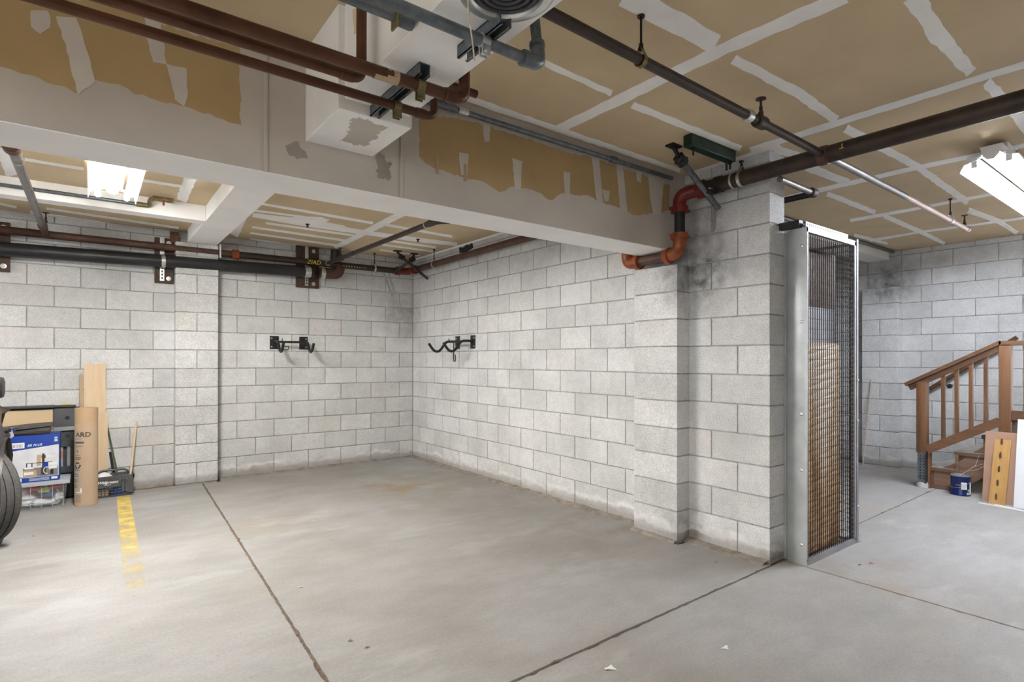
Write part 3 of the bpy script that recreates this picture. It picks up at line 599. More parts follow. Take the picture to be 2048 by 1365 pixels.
def brace(label, a, m_, b_, r=.02, mat='galvanised'):
    t = thing('seismic_brace', label, 'bracket', b_); a, m_, b_ = Vector(a), Vector(m_), Vector(b_)
    part('bar', mat, t, lambda b: b.cyl(m_, b_, r, 12)); d = (b_-m_).normalized()
    part('ceiling_bracket', 'black_iron', t, lambda b: (b.box((a.x-.045, a.y-.03, a.z-.012), (a.x+.05, a.y+.03, a.z)), b.tube([a+Vector((0, 0, -.01)), m_-d*.02], .014, 8), b.cyl(m_-d*.04, m_+d*.03, r*1.7, 10), b.box(m_+Vector((-.03, -.03, -.02)), m_+Vector((.03, .03, .02)))))
    return t
br1 = brace('grey sway brace slanting from the ceiling past the red elbow', (-.575, -4.77, ZC), (-.50, -4.775, 2.655), (-.115, -4.80, 2.40), .021)
part('pipe_clip', 'black_iron', br1, lambda b: (b.tube([(XG, -4.80, ZG), (XG, -4.85, ZG)], .056, 18), b.box((XG-.12, -4.84, 2.475), (XG-.055, -4.80, 2.50)))); part('paper_tag', 'paper', br1, lambda b: b.box((-.262, -4.825, 2.488), (-.222, -4.821, 2.512)), False)
# thin pipe at the top of the beam
pH = pipe('conduit', 'thin grey conduit along the top of the deep beam', 'galvanised', [(-2.42, -4.478, 2.675), (-.2, -4.478, 2.675)], .0145)
collar(pH, 'galvanised', (-.82, -4.478, 2.675), (1, 0, 0), .022, .05); collar(pH, 'zinc', (-2.0, -4.478, 2.675), (1, 0, 0), .02, .06); part('wide_run', 'galvanised', pH, lambda b: b.cyl((-2.42, -4.482, 2.675), (-2.05, -4.482, 2.675), .021, 14))
# short return pipe past the wall end
pS = pipe('sprinkler_pipe', 'short pipe looping past the top of the centre wall end', 'grey_steel_pipe', [(-.09, -5.22, 2.50), (.37, -5.21, 2.50)], .021)
part('return_run', 'black_iron', pS, lambda b: b.cyl((.385, -5.21, 2.495), (.385, -4.3, 2.495), .021, 14)); collar(pS, 'iron_pipe', (.37, -5.21, 2.50), (1, 0, 0), .032, .06, 'elbow')
# --- pipes on the back wall
pI = pipe('sprinkler_main', 'brown sprinkler main running along the top of the back wall', 'rusty_pipe', [(-9, -.125, 2.53), (-2.3, -.125, 2.53)], .038)
part('dark_run', 'iron_pipe', pI, lambda b: b.cyl((-2.3, -.125, 2.53), (-.16, -.125, 2.54), .038, 16)); collar(pI, 'orange_fitting', (-2.28, -.125, 2.53), (1, 0, 0), .056, .07)
part('elbow', 'red_fitting', pI, lambda b: (b.tube(fillet([(-.30, -.125, 2.54), (-.125, -.125, 2.545), (-.125, -.30, 2.55)], .09, 8), .046, 16), b.cyl((-.31, -.125, 2.54), (-.27, -.125, 2.54), .058, 16), b.cyl((-.125, -.27, 2.55), (-.125, -.31, 2.55), .058, 16)))
part('side_run', 'rusty_pipe', pI, lambda b: b.cyl((-.125, -.25, 2.55), (-.125, -4.05, 2.565), .038, 16))
ring_hanger(pI, (-.62, -.125, 2.538), 'x', .038, ZC); ring_hanger(pI, (-.125, -.82, 2.552), 'y', .038, ZC)
part('pipe_strap', 'white_paint', pI, lambda b: b.box((-2.445, -.168, 2.47), (-2.43, -.16, 2.62)), False)
text_mesh('chalk_lettering', 'ZIAD', .072, (-1.50, -.166, 2.505), (1, 0, .006), (0, 0, 1), 'yellow_chalk', pI, .2, lift=-.0)
for k in range(9): part('chalk_mark', 'yellow_chalk', pI, lambda b: b.box((-1.05+k*.035, -.1655, 2.52), (-1.04+k*.035, -.1625, 2.532)), False)
br2 = brace('brown sway brace by the corner pointing up to the left', (-.46, -.46, ZC), (-.40, -.47, 2.66), (.0-.07, -.56, 2.40), .018, 'iron_pipe')
br3 = brace('brown sway brace by the corner pointing up to the right', (-.20, -.42, ZC), (-.22, -.40, 2.66), (-.36, -.14, 2.50), .018, 'iron_pipe')
dr = [(-9, -.125, 2.255), (-1.42, -.125, 2.412)]
pJ = pipe('drain_pipe', 'large black plastic drain pipe sloping along the back wall', 'black_plastic', dr, .066, n=22)
part('elbow', 'rusty_pipe', pJ, lambda b: b.tube(fillet([(-1.34, -.125, 2.413), (-1.10, -.125, 2.418), (-1.07, -.10, 2.53)], .14, 8), .064, 18))
for xx in (-1.50, -1.30): collar(pJ, 'zinc', (xx, -.125, 2.411), (1, 0, 0), .0705, .05, 'band')
part('upper_pipe', 'black_plastic', pJ, lambda b: (b.cyl((-1.12, -.09, 2.50), (-1.12, -.09, 2.72), .06, 16), b.cyl((-1.12, -.09, 2.60), (-1.12, -.09, 2.65), .066, 16)))
def mount(label, x, z0, z1, w):
    t = thing('mounting_board', label, 'board', (x, -.02, z0)); part('board', 'dark_wood', t, lambda b: b.bbox((x-w/2, -.045, z0), (x+w/2, -.0, z1), .003))
    for zz in (z0+.05, z1-.05):
        part('bolt', 'zinc', t, lambda b: (b.lathe([(.001, .012), (.012, .012), (.014, .004), (.024, .003), (.024, 0)], (x+w*.25, -.045, zz), 12, (0, -1, 0))))
    zc = 2.245+(x+9)/7.58*.157+.01
    part('strut', 'zinc', t, lambda b: (b.box((x-.04, -.062, z0+.02), (x+.0, -.046, z1-.0))), False)
    for k in range(5):
        zz = z0+.04+k*.035
        part('slot', 'car_black', t, lambda b: b.box((x-.026, -.0632, zz), (x-.014, -.0618, zz+.02)), False)
    part('strap', 'zinc', t, lambda b: b.tube([(x-.035, -.125, zc), (x-.0, -.125, zc+.001)], .0705, 22, False)); return t
mount('dark wooden mounting board with metal strut, left of the pilaster', -2.955, 2.16, 2.64, .17); mount('dark wooden mounting board at the left end of the drain pipe', -4.27, 2.16, 2.62, .18)
part('wood_end', 'stained_wood', bpy.data.objects['mounting_board'], lambda b: b.box((-2.90, -.05, 2.60), (-2.82, -.0, 2.72)), False)
mount('dark wooden mounting board behind the drain pipe elbow', -1.45, 2.23, 2.735, .27)
# branch pipes toward the viewer
pK = pipe('sprinkler_pipe', 'brown branch pipe crossing the ceiling near the corner of the bay', 'iron_pipe', [(-1.26, -.16, 2.53), (-1.235, -2.84, 2.53)], .024)
collar(pK, 'iron_pipe', (-1.255, -.62, 2.53), (0, 1, 0), .034, .09, 'tee'); sprinkler(pK, (-1.255, -.62, 2.56)); part('end_elbow', 'iron_pipe', pK, lambda b: b.tube(fillet([(-1.235, -2.72, 2.53), (-1.235, -2.86, 2.53), (-1.16, -2.93, 2.53)], .05), .031, 14))
collar(pK, 'zinc', (-1.236, -2.66, 2.53), (0, 1, 0), .028, .02, 'clip'); collar(pK, 'zinc', (-1.258, -.2, 2.53), (0, 1, 0), .03, .02, 'clip')
pL = pipe('sprinkler_pipe', 'grey branch pipe left of the strip light behind the beam', 'grey_steel_pipe', [(-3.92, -.16, 2.53), (-3.935, -2.86, 2.53)], .026)
collar(pL, 'rusty_pipe', (-3.92, -.55, 2.53), (0, 1, 0), .036, .12, 'tee'); sprinkler(pL, (-3.90, -.55, 2.56)); collar(pL, 'rusty_pipe', (-3.936, -2.86, 2.53), (0, 1, 0), .042, .09, 'elbow'); part('stub', 'rusty_pipe', pL, lambda b: b.cyl((-3.92, -.50, 2.53), (-3.92, -.16, 2.53), .029, 14))
part('clip', 'zinc', pL, lambda b: (b.tube([(-3.93, -2.60, 2.53), (-3.93, -2.585, 2.53)], .03, 16, False), b.box((-3.905, -2.60, 2.53), (-3.90, -2.585, ZC))))
pN = pipe('conduit', 'thin grey pipe with a red-handled valve along the cross soffit', 'galvanised', [(-9, -1.345, 2.66), (-3.24, -1.345, 2.66)], .0145)
part('elbow', 'brass', pN, lambda b: (b.tube(fillet([(-3.26, -1.345, 2.66), (-3.18, -1.345, 2.66), (-3.18, -1.40, 2.70), (-3.15, -1.46, 2.70)], .03), .02, 12), b.cyl((-3.28, -1.345, 2.66), (-3.24, -1.345, 2.66), .021, 12)))
part('valve_body', 'brass', pN, lambda b: b.cyl((-3.17, -1.47, 2.70), (-3.02, -1.47, 2.70), .022, 12)); part('valve_handle', 'red_fitting', pN, lambda b: b.box((-3.10, -1.50, 2.645), (-3.085, -1.49, 2.69)), False)
for (x_, y_, nm) in ((165, 414, 'small pendant sprinkler head over the cardboard tube'), (615, 448, 'small dark ceiling sprinkler in the white plaster patch'), (836, 478, 'small dark ceiling sprinkler near the corner sway braces')):
    p_ = pl(2, ZC, x_, y_); t = thing('sprinkler', nm, 'sprinkler', (p_.x, p_.y, ZC-.04)); sprinkler(t, (p_.x, p_.y, ZC), -1, 'zinc' if x_ < 200 else 'black_iron')
# ------------------------------------------------------------------ bicycle hooks
def bike_hook(label, O, U, N):
    # U runs along the wall, N out of the wall; two plates, two bent arms, a cross bar and a small lower hook
    O = Vector(O); U = Vector(U); N = Vector(N); Zv = Vector((0, 0, 1)); P = lambda u, n_, z: O+U*u+N*n_+Zv*z
    t = thing('bike_hook', label, 'wall hook', P(0, 0, -.08), 'bicycle hooks on the block walls')
    for i, s in enumerate((-.17, .17)):
        pls = part('plate', 'black_plastic', t, lambda b: b.prism([P(s-.05, .001, -.078), P(s+.05, .001, -.078), P(s+.05, .001, .078), P(s-.05, .001, .078)], N*.006), False)
        for zz in (-.05, .05): part('screw', 'zinc', pls, lambda b: b.lathe([(.001, .006), (.008, .005), (.011, 0)], P(s+(-.03 if i == 0 else .03), .007, zz), 10, N))
        part('arm', 'black_plastic', t, lambda b: b.tube([P(s, .006, .01), P(s, .08, .012), P(s, .14, .010), P(s, .175, -.008), P(s, .205, -.045), P(s, .235, -.085), P(s, .265, -.108), P(s, .30, -.113), P(s, .335, -.098), P(s, .365, -.065), P(s, .40, -.018)], .0155, 12))
    part('cross_bar', 'black_plastic', t, lambda b: b.cyl(P(-.17, .15, .005), P(.17, .15, .005), .0135, 12))
    part('peg', 'black_plastic', t, lambda b: b.cyl(P(-.12, .15, .005), P(-.12, .16, .045), .005, 8))
    return t, P
h1, P1 = bike_hook('black steel bicycle hook on the back wall', (-1.66, 0, 1.548), (1, 0, 0), (0, -1, 0))
part('cable_loop', 'black_plastic', h1, lambda b: b.tube(fillet([P1(-.15, .36, -.05), P1(-.09, .33, -.05), P1(-.10, .33, -.09), P1(-.16, .34, -.09)], .012), .005, 8))
h2, P2 = bike_hook('black steel bicycle hook on the centre wall', (0, -1.36, 1.555), (0, -1, 0), (-1, 0, 0))
part('drop_hook', 'black_plastic', h2, lambda b: (b.tube([P2(-.02, .15, .0), P2(-.02, .15, -.20)], .007, 8), b.tube(fillet([P2(-.02, .15, -.19), P2(-.02, .15, -.23), P2(.02, .15, -.23), P2(.02, .15, -.15)], .02), .006, 8)))
# ------------------------------------------------------------------ wire-mesh locker at the wall end
LX0, LX1, LY0, LY1, LZ = .20, .94, -5.27, -4.35, 2.22
lk = thing('wire_locker', 'tall grey metal locker with a wire mesh door at the wall end', 'locker', (.55, -5.27, 0))
def side(b):
    prof = [(.205, -5.11), (.175, -5.13), (.158, -5.16), (.15, -5.20), (.148, -5.265), (.152, -5.275)]
    b.add([(x, y, z) for z in (.0, LZ) for x, y in prof], [(i, i+1, i+7, i+6) for i in range(5)])
    b.add([(x+.004, y+.001, z) for z in (.0, LZ) for x, y in prof], [(i+1, i, i+6, i+7) for i in range(5)])
sd = part('side_panel', 'locker_sheet', lk, side)
for zz in (.13, .62, .99, 1.60, 2.10):
    part('rivet', 'zinc', sd, lambda b: b.lathe([(.012, 0), (.010, .005), (.004, .008), (.001, .008)], (.150, -5.243, zz), 10, (-1, 0, 0)))
part('back_side_panel', 'locker_sheet', lk, lambda b: b.box((.197, LY1, 0), (.20, -5.12, LZ)), False)
dm = part('door_frame', 'locker_frame', lk, lambda b: (b.box((.152, LY0-.008, .03), (.166, LY0+.02, LZ)), b.box((LX1-.055, LY0-.008, .03), (LX1-.03, LY0+.02, LZ)), b.box((.152, LY0-.008, 0), (LX1, LY0+.02, .038)), b.box((.152, LY0-.008, LZ-.03), (LX1-.03, LY0+.02, LZ+.004))), False)
part('corner_post', 'locker_frame', lk, lambda b: (b.box((LX1-.025, LY0-.012, 0), (LX1, LY0-.008, LZ+.02)), b.box((LX1-.004, LY0-.012, 0), (LX1, LY0+.05, LZ+.02))), False)
for zz in (.27, .90, 1.20): part('bolt', 'zinc', lk, lambda b: b.lathe([(.009, 0), (.007, .005), (.001, .006)], (LX1-.012, LY0-.012, zz), 8, (0, -1, 0)))
def wires(b):
    x0, x1 = .166, LX1-.055; nv = 23
    for i in range(nv+1):
        x = x0+(x1-x0)*i/nv; pts = []; k = 0; z = .038
        while z < LZ-.03:
            pts.append((x+(.0032 if k % 2 else -.0032), LY0+.006+(.002 if k % 2 else -.002), z)); z += .017; k += 1
        b.tube(pts, .0026, 4, False)
    z = .07
    while z < LZ-.05: b.tube([(x0, LY0+.006, z), (x1, LY0+.006, z)], .0018, 4, False); z += .0675
stuff(part('wire_mesh', 'wire', dm, wires))
def right_wires(b):
    for i in range(26):
        y = LY0+.03+i*.034; b.tube([(LX1-.006, y, .04), (LX1-.006, y, LZ)], .0022, 4, False)
    z = .07
    while z < LZ: b.tube([(LX1-.006, LY0+.02, z), (LX1-.006, LY1, z)], .0018, 4, False); z += .0675
stuff(part('side_wire_mesh', 'wire', lk, right_wires)); part('rear_frame', 'locker_frame', lk, lambda b: (b.box((LX1-.02, LY1-.02, 0), (LX1, LY1, LZ)), b.box((LX1-.012, LY0, LZ-.02), (LX1, LY1, LZ)), b.box((LX1-.012, LY0, 0), (LX1, LY1, .02)), b.box((.2, LY1-.012, LZ-.02), (LX1, LY1, LZ))), False)
tb = part('top_angle', 'white_paint', lk, lambda b: (b.box((.16, LY0-.0, LZ+.003), (.80, LY0+.03, LZ+.006)), b.box((.16, LY0+.004, LZ+.003), (.80, LY0+.008, LZ+.04))), False)
for k in range(22): part('slot', 'car_black', tb, lambda b: b.box((.18+k*.028, LY0+.0032, LZ+.016), (.189+k*.028, LY0+.0042, LZ+.032)), False)
part('top_board', 'black_iron', lk, lambda b: b.box((.12, -5.24, LZ+.004), (.17, -4.9, LZ+.05)), False)
# ribbed rusty sheet leaning inside, and grey board above
rsb = MB(); nz = 26; zt_ = 1.47; vs = []; fs = []
for i in range(nz*4+1):
    z = zt_*i/(nz*4); d_ = .010*max(0, math.sin(2*math.pi*i/4*1.0)) if i % 4 else 0
    d_ = (0, .005, .006, .005)[i % 4]
    for x in (.19, .80): vs.append((x, -5.205-d_, max(.012, min(zt_, z+(x-.5)*.16))))
for i in range(nz*4): fs.append((2*i, 2*i+1, 2*i+3, 2*i+2))
rsb.add(vs, fs); rsb.box((.19, -5.200, .012), (.80, -5.19, zt_))
tag(rsb.build('ribbed_sheet', 'rusty_sheet', None, False), 'rust-stained ribbed panel standing inside the wire locker', 'panel')
tag(box1('storage_board', 'locker_frame', None, (.21, -5.175, .012), (.80, -5.155, 1.72)), 'grey board standing behind the ribbed panel in the locker', 'board')
tag(box1('interior_shade_block', 'dark_wood', None, (.215, -5.13, .012), (.925, -4.45, 2.14)), 'dark block added for the shade inside the wire locker', 'shade block')  # dark solid standing in for the shaded locker interior
# ------------------------------------------------------------------ stair with wooden railing
sr = thing('staircase', 'short wooden stair with worn pale treads against the bluish wall', 'stairs', (4.0, -5.3, 0))
sx0, sx1 = 3.47, 4.56
for i in range(4):
    zt2 = .225+.19*i; y1 = -4.995-.215*i; y0 = y1-.24
    if i == 3: y0 = -5.9; 
    t_ = part('tread', 'stair_wood', sr, lambda b: b.bbox((sx0, y0, zt2-.04), (sx1, y1, zt2), .004)); part('worn_top', 'tread_top', t_, lambda b: b.box((sx0+.005, y0+.005, zt2-.001), (sx1-.005, y1-.006, zt2+.0015)), False)
    part('riser', 'stair_wood', sr, lambda b: b.box((sx0+.02, y1-.03, zt2-.19 if i else 0.0), (sx1, y1-.012, zt2-.04)), False)
part('stringer', 'stair_wood', sr, lambda b: b.prism([(sx0+.015, -5.03, .0), (sx0+.015, -5.22, .0), (sx0+.015, -5.85, .52), (sx0+.015, -5.85, .73), (sx0+.015, -5.45, .50), (sx0+.015, -5.24, .31), (sx0+.015, -5.03, .18)], (.035, 0, 0)), False)
part('bracket_post', 'stair_wood', sr, lambda b: b.box((sx0-.005, -5.245, .02), (sx0+.02, -5.215, .385)), False)
rl = thing('stair_railing', 'brown stained wooden stair railing with square balusters', 'railing', (3.46, -4.95, 0))
part('newel_post', 'stained_wood', rl, lambda b: b.bbox((3.415, -4.985, .37), (3.505, -4.895, 1.12), .003)); part('newel_post', 'stained_wood', rl, lambda b: b.bbox((3.415, -5.66, .50), (3.505, -5.57, 1.50), .003)); part('edge_board', 'stained_wood', rl, lambda b: b.box((3.45, -5.01, .0), (3.50, -4.988, .44)), False)
def bar(a, b2_, w, h):
    a = Vector(a); b2_ = Vector(b2_); d = (b2_-a).normalized(); X = Vector((1, 0, 0)); N = X.cross(d).normalized()
    if N.z < 0: N = -N
    return lambda b: b.prism([a-X*w/2-N*h/2, a+X*w/2-N*h/2, a+X*w/2+N*h/2, a-X*w/2+N*h/2], b2_-a)
part('hand_rail', 'stained_wood_y', rl, bar((3.46, -4.79, 1.085), (3.46, -5.585, 1.525), .09, .035), False); part('upper_rail', 'stained_wood_y', rl, bar((3.46, -4.825, 1.05), (3.46, -5.575, 1.465), .05, .05), False); part('hand_rail', 'stained_wood_y', rl, bar((3.46, -5.57, 1.512), (3.46, -6.6, 1.512), .09, .045), False)
part('lower_rail', 'stained_wood_y', rl, bar((3.435, -4.985, .405), (3.435, -5.575, .755), .045, .085), False); part('lower_rail', 'stained_wood_y', rl, bar((3.46, -5.66, .82), (3.46, -6.6, .82), .045, .09), False)
sl = (1.465-1.05)/(-5.575+4.825)
for yc in (-5.12, -5.232, -5.348, -5.465):
    part('baluster', 'stained_wood', rl, lambda b: b.box((3.445, yc-.016, .42+(-4.985-yc)*.593), (3.478, yc+.016, 1.04+(-4.825-yc)*.553)), False)
for yc in (-5.76, -5.87, -5.98): part('baluster', 'stained_wood', rl, lambda b: b.box((3.445, yc-.016, .82), (3.478, yc+.016, 1.50)), False)
pk = [(-5.09, .50), (-5.22, .57)]
for (yc, zc) in pk: part('knot', 'knot', rl, lambda b: b.lathe([(.011, 0), (.001, .001)], (3.412, yc, zc-.02), 10, (-1, 0, 0)))
# steel shoe under the newel post
sh = thing('post_foot', 'galvanised post foot with a row of slots below the newel post', 'post base', (3.46, -4.94, 0))
part('channel', 'galvanised', sh, lambda b: (b.box((3.418, -4.982, .05), (3.422, -4.905, .37)), b.box((3.418, -4.982, .05), (3.50, -4.978, .37)), b.box((3.43, -4.97, .03), (3.495, -4.91, .369))), False)
for k in range(9):
    for yy in (-4.965, -4.932): part('slot', 'car_black', sh, lambda b: b.box((3.4168, yy-.006, .09+k*.03), (3.4182, yy+.006, .105+k*.03)), False)
part('pad', 'concrete_foot', sh, lambda b: b.lathe([(.001, .06), (.045, .06), (.055, .045), (.055, .0), (.001, 0)], (3.462, -4.94, 0), 18))
wh = thing('wall_handrail', 'round wooden handrail fixed to the bluish block wall', 'handrail', (4.5, -5.0, .9))
part('rail', 'stained_wood_y', wh, lambda b: b.cyl((4.52, -4.70, 1.0), (4.52, -5.50, 1.60), .024, 14)); part('wall_bracket', 'black_iron', wh, lambda b: (b.tube([(XR, -4.88, 1.04), (4.53, -4.86, 1.045), (4.52, -4.86, 1.10)], .007, 8), b.lathe([(.001, .008), (.028, .006), (.028, 0)], (XR, -4.88, 1.04), 10, (-1, 0, 0))))
# paint can with twigs
pcn = thing('paint_can', 'dark blue paint can with wire handle below the stair', 'paint can', (3.37, -5.285, 0))
CX, CY, CR, CH = 3.375, -5.285, .083, .20
part('body', 'can_blue', pcn, lambda b: b.lathe([(.001, 0), (CR-.002, 0), (CR, .004), (CR, .012), (CR-.002, .016), (CR-.002, CH-.014), (CR, CH-.01)], (CX, CY, 0), 32)); part('rim', 'can_rim', pcn, lambda b: b.lathe([(CR, CH-.01), (CR+.002, CH-.003), (CR-.003, CH), (CR-.012, CH-.004), (CR-.013, CH-.02), (.001, CH-.022)], (CX, CY, 0), 32))
def onc(a0, a1, z0, z1, r=.0006): 
    k = max(2, int((a1-a0)/.12)); L = []; 
    return lambda b: b.add([(CX+(CR+r-.002)*math.cos(a), CY+(CR+r-.002)*math.sin(a), z) for z in (z0, z1) for a in [a0+(a1-a0)*i/k for i in range(k+1)]], [(i, i+1, k+2+i, k+1+i) for i in range(k)])
A0 = math.radians(194)   # direction of the camera
part('label', 'print_white', pcn, onc(A0+.05, A0+.62, .065, .135), False); part('label', 'print_white', pcn, onc(A0+1.0, A0+1.22, .02, .135), False); part('label', 'label_green', pcn, onc(A0+.72, A0+.95, .045, .07), False); part('barcode', 'print_white', pcn, onc(A0+.62, A0+.93, .01, .035), False)
for k in range(6): part('print_line', 'print_black', pcn, onc(A0+.11, A0+.52, .075+k*.009, .0768+k*.009, .0012), False)
for k in range(5): part('print_bar', 'print_black', pcn, onc(A0+.66+k*.05, A0+.685+k*.05, .014, .03, .0012), False)
text_mesh('lettering', 'noki', .03, (CX+CR*math.cos(A0-.18), CY+CR*math.sin(A0-.18)+.025, .10), (.0, -1, 0), (0, 0, 1), 'label_tan', pcn, lift=.004)
part('handle', 'zinc', pcn, lambda b: b.tube(fillet([(CX-.02, CY+CR, .14), (CX-.06, CY+.09, .10), (CX-.11, CY+.03, .075), (CX-.10, CY-.05, .10), (CX-.05, CY-CR+.002, .14)], .05, 6), .0018, 6))
tw = thing('twig', 'dry forked twig sticking out of the blue paint can', 'twig', (CX, CY, .18))
part('stem', 'twig', tw, lambda b: (b.tube([(CX, CY+.02, .175), (CX-.02, CY-.06, .25), (CX-.02, CY-.12, .31), (CX-.01, CY-.15, .42)], [.003, .003, .0022, .001], 6), b.tube([(CX-.018, CY-.06, .247), (CX-.02, CY-.14, .275), (CX-.01, CY-.20, .33), (CX, CY-.26, .36)], [.0026, .0024, .002, .001], 6), b.tube([(CX-.02, CY-.11, .30), (CX-.03, CY-.16, .33), (CX-.02, CY-.20, .34)], [.002, .0015, .001], 6)))
# leaning boards
def leaning(name, label, mat, y0, y1, xb, h, lean, th, yaw=0.0, skew=0.0):
    # board standing on the floor at x = xb, top leaned by 'lean' metres toward +x; returns thing
    b = MB(); P = [(xb, y0, 0), (xb, y1, 0), (xb+lean, y1+skew, h), (xb+lean, y0+skew, h)]; b.prism([Vector(p) for p in P], (th, 0, lean/h*-th*.0)); o = b.build(name, mat, None, False); return tag(o, label, 'board')
leaning('fibreboard_panel', 'reddish fibreboard panel leaning behind the pine plank', 'fibreboard', -5.745, -5.485, 3.225, .665, .09, .012, 0, -.01)
pp = leaning('pine_plank', 'yellow pine plank with five dark knots leaning by the stair', 'pine', -5.665, -5.545, 3.17, .60, .085, .014, 0, -.03)
for k in range(5):
    f_ = (.07+.128*k)/.60; part('knot', 'knot', pp, lambda b: b.prism([Vector((3.169+.085*f_-.0015+dx*.14, -5.597-.03*f_+dy, .60*f_+dx)) for dx, dy in ((-.035, .004), (-.01, .010), (.02, .008), (.034, -.004), (.02, -.006), (-.02, -.008))], (.002, 0, 0)), False)
leaning('white_panel', 'white panel leaning at the right edge beside the fibreboard', 'white_paint', -6.2, -5.725, 3.16, .80, .12, .012, 0, -.01)
for k, (lb, a, b_) in enumerate((('longest white trim offcut lying on the floor by the planks', (3.07, -5.49), (3.02, -5.95)), ('short white trim offcut beside the pine plank foot', (3.115, -5.60), (3.05, -5.80)))):
    d = (Vector((*b_, 0))-Vector((*a, 0))).normalized(); s = Vector((-d.y, d.x, 0))*.016; A = Vector((*a, .0015)); B = Vector((*b_, .0015))
    b = MB(); b.prism([A-s*.3, B-s, B+s, A+s], (0, 0, .008)); tag(b.build('trim_offcut', 'white_paint', None, False), lb, 'offcut', 'white offcuts on the floor')
# thin rod leaning beyond the locker
tag(part('leaning_rod', 'twig', None, lambda b: b.cyl((4.3, -4.05, 0.002), (4.44, -4.1, 1.1), .008, 8)), 'thin brown rod leaning on the bluish wall pilaster', 'rod')
# ------------------------------------------------------------------ stored goods on the left
# cardboard tube wrapped in film
TX, TY, TR, TH = -3.607, -.50, .088, .895
tu = thing('cardboard_tube', 'tall brown cardboard roll wrapped in clear film', 'cardboard tube', (TX, TY, 0))
part('roll', 'cardboard', tu, lambda b: b.lathe([(.001, .001), (TR, .001), (TR, TH), (TR-.006, TH), (TR-.006, TH-.03), (.001, TH-.03)], (TX, TY, 0), 40)); part('film', 'shrink_film', tu, lambda b: b.lathe([(TR+.0012, .012), (TR+.0012, TH-.14)], (TX, TY, 0), 40))
def ont(a0, a1, z0, z1, lift=.0008):
    k = max(2, int(abs(a1-a0)/.1)); return lambda b: b.add([(TX+(TR+lift)*math.cos(a0+(a1-a0)*i/k), TY+(TR+lift)*math.sin(a0+(a1-a0)*i/k), z) for z in (z0, z1) for i in range(k+1)], [(i, i+1, k+2+i, k+1+i) for i in range(k)])
TA = math.radians(-90)
def curved_text(txt, size, a_left, z, mat):
    o = text_mesh('lettering', txt, size, (0, 0, 0), (1, 0, 0), (0, 1, 0), mat, tu, lift=0, bold=.0006)
    w0 = o.location.copy()
    vs = [v.co+w0 for v in o.data.vertices]
    for v, c_ in zip(o.data.vertices, vs):
        a = a_left+c_.x/TR; v.co = Vector((TX+(TR+.0014)*math.cos(a), TY+(TR+.0014)*math.sin(a), z+c_.y))
    o.location = (0, 0, 0); o.matrix_parent_inverse = Matrix.Translation(-WL[tu.name]); o.data.update()
curved_text('ARD', .062, TA-1.02, .635, 'print_black'); part('print_band', 'print_blue', tu, ont(TA-1.05, TA-.42, .612, .620)); part('print_band', 'print_black', tu, ont(TA-1.15, TA-.20, .575, .592)); part('print_band', 'print_black', tu, ont(TA-1.1, TA-.3, .548, .552))
for k, z in enumerate((.335, .285, .235, .185)): part('print_band', 'print_blue', tu, ont(TA-1.2, TA-.62-.08*k, z, z+.016)); part('print_band', 'print_black', tu, ont(TA-1.2, TA-.55-.1*k, z-.012, z-.007))
part('print_drop', 'print_black', tu, lambda b: (ont(TA-.86, TA-.80, .49, .515)(b), ont(TA-1.05, TA-.55, .462, .466)(b), ont(TA-1.1, TA-.45, .44, .448)(b), ont(TA-1.1, TA-.5, .425, .432)(b)), False)
def recyc(b):      # three bent arrows chasing round a triangle
    for k in range(3):
        th = math.radians(90+120*k)
        for (r0_, a0, a1, w_) in ((.024, -.75, .45, .011),):
            n_ = 5
            for i in range(n_):
                p0 = th+a0+(a1-a0)*i/n_; p1 = th+a0+(a1-a0)*(i+1)/n_; q = []
                for (rr_, aa) in ((r0_-w_/2, p0), (r0_+w_/2, p0), (r0_+w_/2, p1), (r0_-w_/2, p1)): q.append((rr_*math.cos(aa), rr_*math.sin(aa)))
                put(b, q)
            e = th+a1; put(b, [((r0_-.012)*math.cos(e), (r0_-.012)*math.sin(e)), ((r0_+.012)*math.cos(e), (r0_+.012)*math.sin(e)), (r0_*math.cos(e+.5), r0_*math.sin(e+.5))])
def put(b, q): 
    vs = []
    for (u, v) in q: a = TA-.80+u/TR; vs.append((TX+(TR+.0014)*math.cos(a), TY+(TR+.0014)*math.sin(a), .375+v))
    b.add(vs, [tuple(range(len(vs)))])
part('recycling_mark', 'print_black', tu, recyc, False); part('barcode', 'print_white', tu, ont(TA-1.0, TA-.38, .125, .165)); 
for k in range(7): part('print_bar', 'print_black', tu, ont(TA-.95+k*.065, TA-.92+k*.065, .132, .165, .0016))
for k in range(4): part('print_band', 'print_black', tu, ont(TA-1.0, TA-.45, .04+k*.018, .044+k*.018))
# planks on the back wall
def plank(label, x0, x1, yb, h, yt, mat, th=.018, name='plank', cat='plank', tilt=0.0):
    b = MB(); b.prism([Vector(p) for p in ((x0, yb, .001), (x1, yb, .001), (x1+tilt, yt, h), (x0+tilt, yt, h))], (0, th, 0)); o = b.build(name, mat, None, False); return tag(o, label, cat)
plank('tall pale wooden plank leaning on the back wall behind the cardboard roll', -3.63, -3.455, -.085, 1.30, -.025, 'pale_wood'); plank('shorter pale plank in front of the tall one beside the cardboard roll', -3.575, -3.437, -.112, .815, -.062, 'pale_wood', .012); plank('narrow tan strip standing at the left of the tall plank', -3.665, -3.638, -.085, 1.20, -.03, 'cardboard', .014)
